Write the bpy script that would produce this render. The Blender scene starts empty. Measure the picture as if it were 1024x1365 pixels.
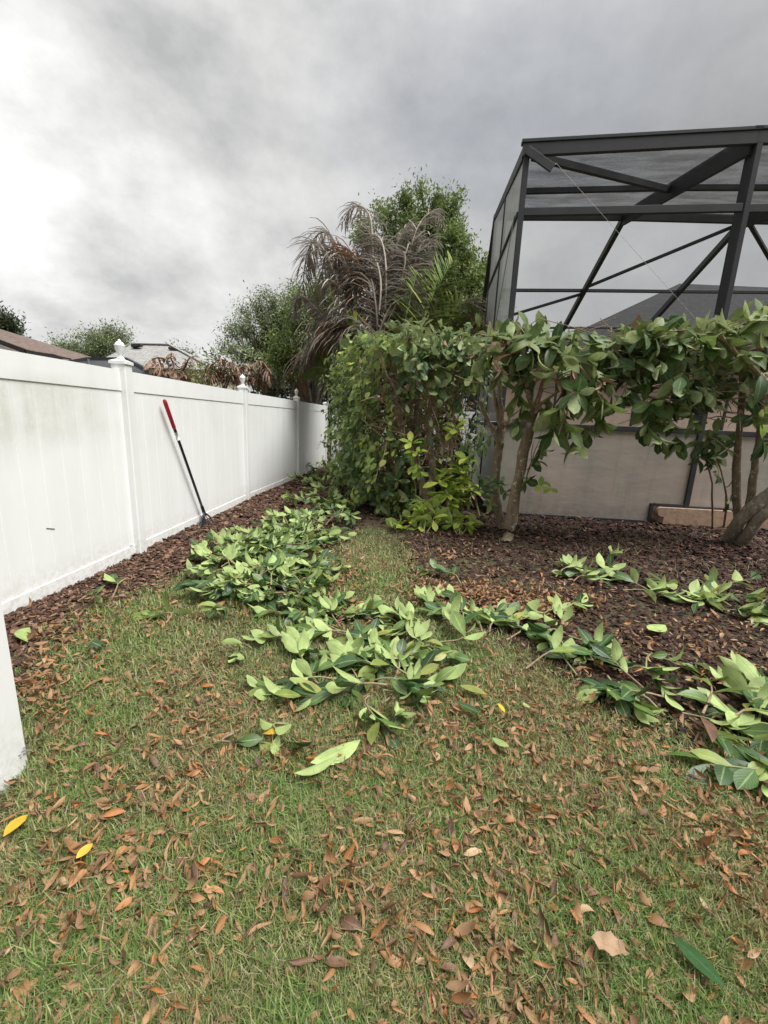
import bpy, math, random
import numpy as np
from mathutils import Matrix, Vector

random.seed(7)
rng = np.random.default_rng(7)
SC = bpy.context.scene
COL = SC.collection
R = math.radians

# ------------------------------------------------------------------ camera
PITCH, ROLL, HC, FPX, PW, PH = R(-12.3), R(2.4), 1.4, 560.0, 1024.0, 1365.0
_fw = np.array([0, math.cos(PITCH), math.sin(PITCH)])
_r0 = np.array([1.0, 0, 0])
_u0 = np.cross(_r0, _fw)
_rt = math.cos(ROLL) * _r0 + math.sin(ROLL) * _u0
_up = -math.sin(ROLL) * _r0 + math.cos(ROLL) * _u0
EYE = np.array([0, 0, HC])


def ray(px, py):
    return _rt * (px - PW / 2) / FPX - _up * (py - PH / 2) / FPX + _fw


def G(px, py, z=0.0):
    d = ray(px, py)
    return EYE + d * (z - HC) / d[2]


def P(px, py, Y):
    d = ray(px, py)
    return EYE + d * Y / d[1]


def PL(px, py, p, n):
    d = ray(px, py)
    return EYE + d * (np.dot(np.array(p) - EYE, n) / np.dot(d, n))


def pix(p):
    v = np.asarray(p, float) - EYE
    z = v @ _fw
    return PW / 2 + FPX * (v @ _rt) / z, PH / 2 - FPX * (v @ _up) / z


cam_d = bpy.data.cameras.new('camera')
cam = bpy.data.objects.new('camera', cam_d)
COL.objects.link(cam)
cam.matrix_world = Matrix(((_rt[0], _up[0], -_fw[0], 0), (_rt[1], _up[1], -_fw[1], 0),
                           (_rt[2], _up[2], -_fw[2], HC), (0, 0, 0, 1)))
cam_d.sensor_fit = 'HORIZONTAL'
cam_d.sensor_width = 36.0
cam_d.lens = 36.0 * FPX / PW
cam_d.clip_start, cam_d.clip_end = 0.05, 2000
SC.camera = cam

# ------------------------------------------------------------------ light
SUN_EL, SUN_AZ = R(60), R(112)          # azimuth from +Y towards +X
SUN_STR, SKY_STR, EXPOSURE = 1.5, 0.10, 1.86
sd = Vector((math.cos(SUN_EL) * math.sin(SUN_AZ), math.cos(SUN_EL) * math.cos(SUN_AZ), math.sin(SUN_EL)))
sl = bpy.data.lights.new('sun', 'SUN')
sl.energy, sl.angle, sl.color = SUN_STR, R(32), (1.0, 0.985, 0.96)
sun = bpy.data.objects.new('sun', sl)
COL.objects.link(sun)
sun.rotation_euler = (-sd).to_track_quat('-Z', 'Y').to_euler()
SC.view_settings.view_transform = 'Standard'
SC.view_settings.look = 'None'
SC.view_settings.gamma = 1.0
SC.view_settings.exposure = EXPOSURE
SC.view_settings.use_curve_mapping = False


class NT:
    """small node tree helper"""

    def __init__(self, tree):
        self.t = tree
        self.n = tree.nodes
        self.n.clear()

    def new(self, typ, **kw):
        nd = self.n.new(typ)
        for k, v in kw.items():
            setattr(nd, k, v)
        return nd

    def put(self, sock, v):
        if hasattr(v, 'is_linked'):
            self.t.links.new(v, sock)
        elif isinstance(v, (tuple, list)) and len(v) == 3 and sock.type == 'RGBA':
            sock.default_value = (*v, 1)
        else:
            sock.default_value = v

    def math(self, op, a, b=0.0, c=None, clamp=False):
        nd = self.new('ShaderNodeMath', operation=op, use_clamp=clamp)
        self.put(nd.inputs[0], a)
        self.put(nd.inputs[1], b)
        if c is not None:
            self.put(nd.inputs[2], c)
        return nd.outputs[0]

    def vmath(self, op, a, b=None):
        nd = self.new('ShaderNodeVectorMath', operation=op)
        self.put(nd.inputs[0], a)
        if b is not None:
            self.put(nd.inputs[1], b)
        return nd.outputs[1] if op in ('DOT_PRODUCT', 'LENGTH') else nd.outputs[0]

    def mix(self, f, a, b):
        nd = self.new('ShaderNodeMix', data_type='RGBA')
        self.put(nd.inputs[0], f)
        self.put(nd.inputs[6], a)
        self.put(nd.inputs[7], b)
        return nd.outputs[2]

    def rng(self, v, a, b, c=0.0, d=1.0):
        nd = self.new('ShaderNodeMapRange')
        for k, x in enumerate((v, a, b, c, d)):
            self.put(nd.inputs[k], x)
        return nd.outputs[0]

    def noise(self, vec, scale, detail=4.0, rough=0.55, dist=0.0):
        nd = self.new('ShaderNodeTexNoise')
        if vec is not None:
            self.put(nd.inputs['Vector'], vec)
        self.put(nd.inputs['Scale'], scale)
        self.put(nd.inputs['Detail'], detail)
        self.put(nd.inputs['Roughness'], rough)
        self.put(nd.inputs['Distortion'], dist)
        return nd.outputs[0]

    def scale(self, vec, s):
        nd = self.new('ShaderNodeMapping')
        self.put(nd.inputs[0], vec)
        nd.inputs['Scale'].default_value = s
        return nd.outputs[0]

    def ramp(self, f, stops):
        nd = self.new('ShaderNodeValToRGB')
        self.put(nd.inputs[0], f)
        e = nd.color_ramp.elements
        while len(e) < len(stops):
            e.new(0.5)
        for k, (p_, c_) in enumerate(stops):
            e[k].position = p_
            e[k].color = (*c_, 1)
        return nd.outputs[0]

    def bump(self, h, strength, dist=0.01):
        nd = self.new('ShaderNodeBump')
        self.put(nd.inputs['Height'], h)
        nd.inputs['Strength'].default_value = strength
        nd.inputs['Distance'].default_value = dist
        return nd.outputs[0]


# ------------------------------------------------------------------ world
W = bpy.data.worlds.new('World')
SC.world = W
W.use_nodes = True
t = NT(W.node_tree)
sky = t.new('ShaderNodeTexSky', sky_type='NISHITA', sun_disc=False)
sky.sun_elevation, sky.sun_rotation = SUN_EL, SUN_AZ
co = t.new('ShaderNodeTexCoord').outputs['Generated']
sep = t.new('ShaderNodeSeparateXYZ')
t.put(sep.inputs[0], co)
zz = t.math('ADD', t.math('MAXIMUM', sep.outputs[2], 0.0), 0.30)
cmb = t.new('ShaderNodeCombineXYZ')
t.put(cmb.inputs[0], t.math('DIVIDE', sep.outputs[0], zz))
t.put(cmb.inputs[1], t.math('DIVIDE', sep.outputs[1], zz))
t.put(cmb.inputs[2], 3.7)
n1 = t.noise(t.scale(co, (1.0, 1.0, 1.6)), 1.9, 2, 0.5, 0.0)
n2 = t.noise(t.scale(co, (1.0, 1.0, 1.5)), 4.6, 8, 0.60, 0.0)
n3 = t.noise(cmb.outputs[0], 0.55, 1, 0.5)
sunv = t.vmath('DOT_PRODUCT', co, tuple(Vector((-0.76, 0.63, 0.16)).normalized()))
glow = t.math('POWER', t.math('MAXIMUM', sunv, 0.0), 3.2)
lum = t.math('ADD', t.rng(n1, 0.3, 0.7, 0.42, 0.58), t.math('MULTIPLY', t.rng(n2, 0.3, 0.7, -0.22, 0.22), t.math('ADD', 0.36, t.math('MULTIPLY', glow, 1.2))))
lum = t.math('ADD', lum, t.math('MULTIPLY', glow, 0.58))
gap = t.math('POWER', t.math('MAXIMUM', t.vmath('DOT_PRODUCT', co, tuple(Vector((-0.60, 0.67, 0.43)).normalized())), 0.0), 150.0)
lum = t.math('ADD', lum, t.math('MULTIPLY', gap, 0.35))
# sky overhead brightened past overcast falloff, as added fill for fence and ground
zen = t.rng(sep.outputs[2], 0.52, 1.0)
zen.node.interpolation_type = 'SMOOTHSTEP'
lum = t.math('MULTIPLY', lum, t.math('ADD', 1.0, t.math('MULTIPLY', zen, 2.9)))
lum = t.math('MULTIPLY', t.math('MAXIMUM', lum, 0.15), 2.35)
cc = t.mix(t.rng(lum, 1.0, 2.0), (0.965, 0.98, 1.0), (1.0, 0.997, 0.99))
cl = t.vmath('SCALE', cc)
cl_n = cl.node
t.put(cl_n.inputs['Scale'], lum)
cover = t.rng(n3, 0.30, 0.42, 0.95, 1.0)
fin = t.mix(cover, sky.outputs[0], cl)
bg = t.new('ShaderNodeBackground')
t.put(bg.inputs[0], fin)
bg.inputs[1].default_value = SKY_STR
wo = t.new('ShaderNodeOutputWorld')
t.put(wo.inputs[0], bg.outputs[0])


# ------------------------------------------------------------------ materials
def mat(name):
    m = bpy.data.materials.new(name)
    m.use_nodes = True
    return m, NT(m.node_tree)


def finish(m, t, col, rough=0.6, normal=None, spec=0.5, transl=0.0, tcol=None, metal=0.0, alpha=None):
    b = t.new('ShaderNodeBsdfPrincipled')
    t.put(b.inputs['Base Color'], col)
    t.put(b.inputs['Roughness'], rough)
    t.put(b.inputs['Specular IOR Level'], spec)
    t.put(b.inputs['Metallic'], metal)
    if normal is not None:
        t.put(b.inputs['Normal'], normal)
    out = b.outputs[0]
    if transl:
        tr = t.new('ShaderNodeBsdfTranslucent')
        t.put(tr.inputs[0], tcol if tcol is not None else col)
        mx = t.new('ShaderNodeMixShader')
        mx.inputs[0].default_value = transl
        t.put(mx.inputs[1], out)
        t.put(mx.inputs[2], tr.outputs[0])
        out = mx.outputs[0]
    if alpha is not None:
        tp = t.new('ShaderNodeBsdfTransparent')
        mx = t.new('ShaderNodeMixShader')
        t.put(mx.inputs[0], alpha)
        t.put(mx.inputs[1], tp.outputs[0])
        t.put(mx.inputs[2], out)
        out = mx.outputs[0]
    o = t.new('ShaderNodeOutputMaterial')
    t.put(o.inputs[0], out)
    return m


def rnd_node(t):
    a = t.new('ShaderNodeAttribute', attribute_name='rnd').outputs['Fac']
    o = t.new('ShaderNodeObjectInfo').outputs['Random']
    return t.math('FRACT', t.math('ADD', a, o))


def leaf_mat(name, stops, under, rough=0.4, transl=0.22, vein=0.35, spec=0.5, bumpk=0.25):
    m, t = mat(name)
    r = rnd_node(t)
    top = t.ramp(r, stops)
    uv = t.new('ShaderNodeUVMap').outputs[0]
    s = t.new('ShaderNodeSeparateXYZ')
    t.put(s.inputs[0], uv)
    au = t.math('ABSOLUTE', t.math('SUBTRACT', s.outputs[0], 0.5))
    mid = t.rng(au, 0.02, 0.07, 1.0, 0.0)
    ph = t.math('SUBTRACT', t.math('MULTIPLY', s.outputs[1], 9.0), t.math('MULTIPLY', au, 6.0))
    lat = t.rng(t.math('ABSOLUTE', t.math('SUBTRACT', t.math('FRACT', ph), 0.5)), 0.0, 0.13, 1.0, 0.0)
    v = t.math('MAXIMUM', mid, t.math('MULTIPLY', lat, 0.45))
    gc = t.new('ShaderNodeNewGeometry')
    nz = t.noise(gc.outputs['Position'], 14, 3)
    pale = t.ramp(r, [(0.0, tuple(c * 0.82 for c in under)), (1.0, tuple(min(1, c * 1.15) for c in under))])
    col = t.mix(gc.outputs['Backfacing'], top, pale)
    col = t.mix(t.math('MULTIPLY', v, vein), col, under)
    hsv = t.new('ShaderNodeHueSaturation')
    t.put(hsv.inputs['Color'], col)
    t.put(hsv.inputs['Value'], t.rng(nz, 0.3, 0.7, 0.75, 1.25))
    nb = t.bump(v, bumpk, 0.004)
    return finish(m, t, hsv.outputs[0], t.math('ADD', rough, t.math('MULTIPLY', gc.outputs['Backfacing'], 0.25)),
                  nb, spec, transl)


M = {}
M['hedge_leaf'] = leaf_mat('glossy hedge leaf', [(0.0, (0.034, 0.075, 0.026)), (0.45, (0.065, 0.12, 0.034)),
                                                (0.8, (0.12, 0.17, 0.05)), (1.0, (0.20, 0.235, 0.07))],
                           (0.29, 0.35, 0.17), 0.48, 0.3, spec=0.35)
M['top_leaf'] = leaf_mat('yellow green hedge leaf', [(0.0, (0.085, 0.14, 0.035)), (0.5, (0.14, 0.20, 0.05)),
                                                    (1.0, (0.22, 0.25, 0.08))], (0.26, 0.31, 0.13), 0.5, 0.35, spec=0.35)
M['clip_leaf'] = leaf_mat('cut hedge leaf', [(0.0, (0.018, 0.052, 0.018)), (0.45, (0.042, 0.10, 0.025)),
                                            (0.75, (0.11, 0.18, 0.042)), (0.93, (0.21, 0.26, 0.06)), (1.0, (0.34, 0.31, 0.07))],
                          (0.32, 0.41, 0.145), 0.42, 0.22, 0.5)
M['young_leaf'] = leaf_mat('young shoot leaf', [(0.0, (0.22, 0.37, 0.05)), (0.5, (0.42, 0.54, 0.08)),
                                               (1.0, (0.58, 0.61, 0.12))], (0.42, 0.52, 0.16), 0.42, 0.35, 0.25)
M['vine_leaf'] = leaf_mat('vine leaf', [(0.0, (0.06, 0.105, 0.028)), (0.45, (0.155, 0.235, 0.055)),
                                       (0.8, (0.27, 0.36, 0.08)), (1.0, (0.42, 0.47, 0.12))],
                          (0.22, 0.28, 0.12), 0.46, 0.3, 0.2, spec=0.35)
M['wilt_leaf'] = leaf_mat('wilted brown leaf', [(0.0, (0.10, 0.05, 0.03)), (0.5, (0.22, 0.12, 0.07)),
                                               (1.0, (0.34, 0.20, 0.13))], (0.33, 0.21, 0.14), 0.6, 0.15, 0.25)
M['dry_leaf'] = leaf_mat('dry fallen leaf', [(0.0, (0.075, 0.040, 0.026)), (0.25, (0.17, 0.088, 0.045)),
                                            (0.5, (0.27, 0.125, 0.046)), (0.72, (0.33, 0.185, 0.082)),
                                            (0.86, (0.36, 0.120, 0.026)), (1.0, (0.40, 0.28, 0.165))],
                         (0.29, 0.17, 0.085), 0.55, 0.12, 0.3)
M['yellow_leaf'] = leaf_mat('yellow leaf', [(0.0, (0.55, 0.33, 0.02)), (1.0, (0.62, 0.40, 0.04))],
                            (0.6, 0.42, 0.08), 0.5, 0.2, 0.25)
M['tan_leaf'] = leaf_mat('large tan leaf', [(0.0, (0.38, 0.25, 0.15)), (1.0, (0.42, 0.28, 0.17))],
                         (0.33, 0.22, 0.13), 0.6, 0.12, 0.5)
M['dark_leaf'] = leaf_mat('dark green leaf', [(0.0, (0.035, 0.085, 0.030)), (1.0, (0.04, 0.095, 0.034))],
                          (0.10, 0.17, 0.075), 0.85, spec=0.1, transl=0.15, vein=0.35)
M['tree_leaf'] = leaf_mat('tree leaf', [(0.0, (0.07, 0.115, 0.03)), (0.5, (0.15, 0.215, 0.052)),
                                       (1.0, (0.30, 0.35, 0.09))], (0.16, 0.22, 0.07), 0.5, 0.42, 0.0, bumpk=0.0)
M['pale_tree_leaf'] = leaf_mat('pale tree leaf', [(0.0, (0.11, 0.15, 0.065)), (0.5, (0.18, 0.23, 0.10)),
                                                 (1.0, (0.29, 0.33, 0.16))], (0.15, 0.19, 0.09), 0.5, 0.3, 0.0, bumpk=0.0)
M['dark_shrub_leaf'] = leaf_mat('dark shrub leaf', [(0.0, (0.018, 0.030, 0.014)), (1.0, (0.05, 0.07, 0.03))],
                                (0.07, 0.09, 0.045), 0.45, 0.2, 0.0, bumpk=0.0)
M['lime_shrub_leaf'] = leaf_mat('lime shrub leaf', [(0.0, (0.10, 0.12, 0.03)), (1.0, (0.26, 0.28, 0.08))],
                                (0.2, 0.22, 0.08), 0.45, 0.3, 0.0, bumpk=0.0)
M['frond_dead'] = leaf_mat('dead palm frond', [(0.0, (0.17, 0.14, 0.115)), (0.5, (0.34, 0.285, 0.235)),
                                              (1.0, (0.54, 0.465, 0.39))], (0.30, 0.27, 0.24), 0.7, 0.25, 0.0, bumpk=0.0)
M['frond_brown'] = leaf_mat('brown palm frond', [(0.0, (0.12, 0.06, 0.04)), (0.5, (0.23, 0.14, 0.09)),
                                                (1.0, (0.36, 0.25, 0.17))], (0.25, 0.16, 0.1), 0.7, 0.12, 0.0, bumpk=0.0)
M['frond_green'] = leaf_mat('green palm frond', [(0.0, (0.08, 0.14, 0.03)), (0.6, (0.16, 0.23, 0.045)),
                                                (1.0, (0.34, 0.37, 0.06))], (0.15, 0.2, 0.05), 0.6, 0.3, 0.0, bumpk=0.0, spec=0.25)


def grass_mat():
    m, t = mat('lawn grass blade')
    r = rnd_node(t)
    g = t.new('ShaderNodeNewGeometry').outputs['Position']
    n = t.noise(g, 1.6, 3, 0.6)
    c1 = t.ramp(r, [(0.0, (0.07, 0.13, 0.034)), (0.45, (0.16, 0.265, 0.062)), (0.72, (0.26, 0.33, 0.10)),
                    (0.86, (0.29, 0.26, 0.14)), (1.0, (0.42, 0.36, 0.22))])
    c2 = t.ramp(r, [(0.0, (0.08, 0.115, 0.034)), (0.35, (0.19, 0.215, 0.07)), (0.6, (0.30, 0.28, 0.13)),
                    (1.0, (0.42, 0.34, 0.21))])
    return finish(m, t, t.mix(t.rng(n, 0.40, 0.62), c1, c2), 0.5, None, 0.3, 0.25)


M['grass'] = grass_mat()


def chip_mat(name, stops):
    m, t = mat(name)
    r = rnd_node(t)
    g = t.new('ShaderNodeNewGeometry').outputs['Position']
    c = t.ramp(r, stops)
    n = t.noise(t.scale(g, (60, 60, 200)), 1.0, 3)
    h = t.new('ShaderNodeHueSaturation')
    t.put(h.inputs['Color'], c)
    t.put(h.inputs['Value'], t.rng(n, 0.3, 0.7, 0.65, 1.3))
    return finish(m, t, h.outputs[0], 0.75, t.bump(n, 0.5, 0.004), 0.3)


M['mulch_brown'] = chip_mat('weathered brown mulch', [(0.0, (0.035, 0.018, 0.012)), (0.4, (0.070, 0.035, 0.021)),
                                                     (0.75, (0.125, 0.066, 0.041)), (1.0, (0.25, 0.155, 0.10))])
M['mulch_dark'] = chip_mat('dark red mulch', [(0.0, (0.012, 0.006, 0.005)), (0.5, (0.036, 0.0145, 0.010)),
                                             (0.85, (0.075, 0.034, 0.023)), (1.0, (0.20, 0.12, 0.085))])
M['straw'] = chip_mat('dry weed stalk', [(0.0, (0.14, 0.11, 0.06)), (1.0, (0.36, 0.29, 0.19))])


def ground_mat():
    m, t = mat('soil and thatch')
    g = t.new('ShaderNodeNewGeometry').outputs['Position']
    n = t.noise(g, 3, 5)
    f = t.noise(g, 70, 4, 0.7)
    a = t.mix(f, (0.026, 0.018, 0.012), (0.13, 0.09, 0.052))
    b = t.mix(f, (0.03, 0.03, 0.014), (0.13, 0.125, 0.06))
    far = t.vmath('LENGTH', g)
    c = t.mix(t.rng(n, 0.4, 0.6), a, b)
    c = t.mix(t.rng(far, 15, 30), c, (0.07, 0.095, 0.035))
    return finish(m, t, c, 0.9, t.bump(f, 0.8, 0.02), 0.2)


M['ground'] = ground_mat()


def vinyl_mat():
    m, t = mat('white vinyl')
    g = t.new('ShaderNodeNewGeometry').outputs['Position']
    s = t.noise(t.scale(g, (6, 6, 0.7)), 1.0, 5, 0.6)
    n = t.noise(g, 1.1, 4, 0.6)
    fine = t.noise(g, 25, 5, 0.7)
    z = t.new('ShaderNodeSeparateXYZ')
    t.put(z.inputs[0], g)
    band = t.math('MULTIPLY', t.rng(z.outputs[2], 0.95, 1.25), t.rng(z.outputs[2], 1.66, 1.55))
    near = t.rng(z.outputs[1], 4.1, 2.6)
    alg = t.math('MULTIPLY', t.math('MULTIPLY', t.rng(n, 0.38, 0.62), t.math('ADD', t.math('MULTIPLY', band, t.math('ADD', 0.35, near)), 0.08)),
                 t.rng(fine, 0.3, 0.65, 0.55, 1.0))
    alg = t.math('MULTIPLY', alg, t.rng(s, 0.35, 0.6, 0.5, 1.0))
    low = t.math('MULTIPLY', t.rng(z.outputs[2], 0.30, 0.02), t.rng(fine, 0.42, 0.62))
    c = t.mix(t.rng(s, 0.35, 0.7), (0.82, 0.83, 0.825), (0.775, 0.785, 0.775))
    c = t.mix(t.math('MULTIPLY', alg, 0.55, clamp=True), c, (0.40, 0.39, 0.29))
    c = t.mix(t.math('MULTIPLY', low, 0.45), c, (0.42, 0.36, 0.28))
    rough = t.rng(fine, 0.3, 0.7, 0.35, 0.5)
    return finish(m, t, c, rough, t.bump(n, 0.04, 0.01), 0.4)


M['vinyl'] = vinyl_mat()


def plain(name, c, rough=0.5, var=0.15, sc=8.0, spec=0.5, metal=0.0, bump=0.0, alpha=None):
    m, t = mat(name)
    g = t.new('ShaderNodeNewGeometry').outputs['Position']
    n = t.noise(g, sc, 5, 0.6)
    h = t.new('ShaderNodeHueSaturation')
    h.inputs['Color'].default_value = (*c, 1)
    t.put(h.inputs['Value'], t.rng(n, 0.3, 0.7, 1 - var, 1 + var))
    return finish(m, t, h.outputs[0], t.rng(n, 0.3, 0.7, rough * 0.85, min(1, rough * 1.15)),
                  t.bump(n, bump, 0.01) if bump else None, spec, metal=metal, alpha=alpha)


M['bronze'] = plain('charcoal painted aluminium', (0.034, 0.036, 0.039), 0.6, 0.2, 5, 0.3)
M['screen'] = plain('insect screen', (0.11, 0.11, 0.115), 0.8, 0.25, 3, 0.2, alpha=0.68)
def screen_mat():
    m, t = mat('dusty insect screen')
    g = t.new('ShaderNodeNewGeometry').outputs['Position']
    n = t.noise(t.scale(g, (1.2, 4, 4)), 1.0, 4, 0.6)
    f = t.noise(g, 40, 2, 0.6)
    v = t.math('ADD', t.math('MULTIPLY', n, 0.7), t.math('MULTIPLY', f, 0.3))
    return finish(m, t, (0.14, 0.14, 0.145), 0.8, None, 0.2, alpha=t.rng(v, 0.35, 0.65, 0.5, 0.82))


M['screen'] = screen_mat()
M['side_screen'] = plain('insect screen seen edge on', (0.40, 0.405, 0.41), 0.8, 0.1, 4, 0.2, alpha=0.88)
M['cable'] = plain('steel cable', (0.36, 0.36, 0.36), 0.5, 0.1, 30)
M['black'] = plain('black painted steel', (0.012, 0.012, 0.013), 0.38, 0.3, 20)
M['red_grip'] = plain('red rubber grip', (0.36, 0.012, 0.025), 0.5, 0.1, 20)
M['sticker'] = plain('white sticker', (0.72, 0.72, 0.72), 0.4, 0.04, 20)
M['ink'] = plain('dark ink', (0.03, 0.03, 0.03), 0.5, 0.05, 20)
M['scuff'] = plain('grey scuff', (0.16, 0.16, 0.16), 0.7, 0.3, 60)
M['stucco'] = plain('pinkish tan stucco', (0.52, 0.40, 0.33), 0.9, 0.12, 6, 0.2, bump=0.3)
M['beige_stucco'] = plain('cream stucco', (0.62, 0.56, 0.47), 0.9, 0.08, 6, 0.2)
M['white_trim'] = plain('white trim', (0.75, 0.75, 0.74), 0.5, 0.05, 4)
M['dark_trim'] = plain('dark brown fascia', (0.02, 0.017, 0.016), 0.5, 0.1, 4)
M['stone'] = plain('tan stone coping', (0.40, 0.275, 0.20), 0.85, 0.22, 14, 0.2, bump=0.6)
M['glass'] = plain('dark window glass', (0.03, 0.035, 0.04), 0.08, 0.1, 1)


def bark_mat(name, a, b, lichen):
    m, t = mat(name)
    g = t.new('ShaderNodeNewGeometry').outputs['Position']
    n = t.noise(t.scale(g, (30, 30, 9)), 1.0, 5, 0.65)
    l = t.noise(g, 22, 3, 0.5)
    c = t.mix(t.rng(n, 0.3, 0.7), a, b)
    c = t.mix(t.math('MULTIPLY', t.rng(l, 0.61, 0.66), lichen), c, (0.42, 0.42, 0.36))
    return finish(m, t, c, 0.85, t.bump(n, 0.7, 0.01), 0.2)


M['bark'] = bark_mat('hedge trunk bark', (0.11, 0.085, 0.055), (0.27, 0.205, 0.14), 0.8)
M['bark_lichen'] = bark_mat('grey lichened bark', (0.14, 0.11, 0.08), (0.31, 0.27, 0.21), 1.0)
M['twig'] = bark_mat('twig bark', (0.15, 0.10, 0.065), (0.34, 0.25, 0.165), 0.2)
M['green_stem'] = plain('green stem', (0.19, 0.20, 0.085), 0.6, 0.3, 25)
M['tree_bark'] = bark_mat('tree bark', (0.06, 0.05, 0.04), (0.15, 0.125, 0.10), 0.3)
M['cut_wood'] = plain('fresh cut wood', (0.55, 0.44, 0.29), 0.8, 0.1, 60)


def panel_mat():
    m, t = mat('taupe kick panel')
    g = t.new('ShaderNodeNewGeometry').outputs['Position']
    n = t.noise(g, 0.9, 3, 0.5)
    w = t.noise(t.scale(g, (2.2, 2.2, 5)), 1.0, 3)
    c = t.mix(t.rng(n, 0.42, 0.62), (0.34, 0.31, 0.275), (0.44, 0.365, 0.315))
    z = t.new('ShaderNodeSeparateXYZ')
    t.put(z.inputs[0], g)
    d = t.math('MULTIPLY', t.rng(z.outputs[2], 0.30, 0.02), t.rng(t.noise(g, 14, 5, 0.7), 0.38, 0.62))
    st = t.math('MULTIPLY', t.rng(t.noise(t.scale(g, (9, 9, 0.8)), 1.0, 5, 0.6), 0.5, 0.75), 0.35)
    c = t.mix(t.math('ADD', t.math('MULTIPLY', d, 0.6), st, clamp=True), c, (0.20, 0.165, 0.135))
    return finish(m, t, c, t.rng(n, 0.3, 0.7, 0.24, 0.36), t.bump(w, 0.16, 0.05), 0.55)


M['panel'] = panel_mat()


def shingle_mat(name, a, b):
    m, t = mat(name)
    g = t.new('ShaderNodeNewGeometry').outputs['Position']
    br = t.new('ShaderNodeTexBrick')
    s = t.new('ShaderNodeSeparateXYZ')
    t.put(s.inputs[0], g)
    cm = t.new('ShaderNodeCombineXYZ')
    t.put(cm.inputs[0], t.math('ADD', s.outputs[0], s.outputs[1]))
    t.put(cm.inputs[1], t.math('MULTIPLY', s.outputs[2], 1.5))
    t.put(br.inputs['Vector'], cm.outputs[0])
    br.inputs['Color1'].default_value = (*a, 1)
    br.inputs['Color2'].default_value = (*b, 1)
    br.inputs['Mortar'].default_value = (*[x * 0.45 for x in a], 1)
    br.inputs['Scale'].default_value = 3.2
    br.inputs['Mortar Size'].default_value = 0.012
    n = t.noise(g, 9, 4, 0.7)
    h = t.new('ShaderNodeHueSaturation')
    t.put(h.inputs['Color'], br.outputs[0])
    t.put(h.inputs['Value'], t.rng(n, 0.3, 0.7, 0.7, 1.3))
    return finish(m, t, h.outputs[0], 0.9, t.bump(br.outputs['Fac'], -0.4, 0.02), 0.2)


M['shingle_dark'] = shingle_mat('dark grey shingles', (0.022, 0.022, 0.023), (0.032, 0.032, 0.033))
M['shingle_grey'] = shingle_mat('light grey shingles', (0.25, 0.25, 0.24), (0.33, 0.325, 0.31))
M['shingle_brown'] = shingle_mat('brown shingles', (0.125, 0.09, 0.075), (0.175, 0.13, 0.11))


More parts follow.
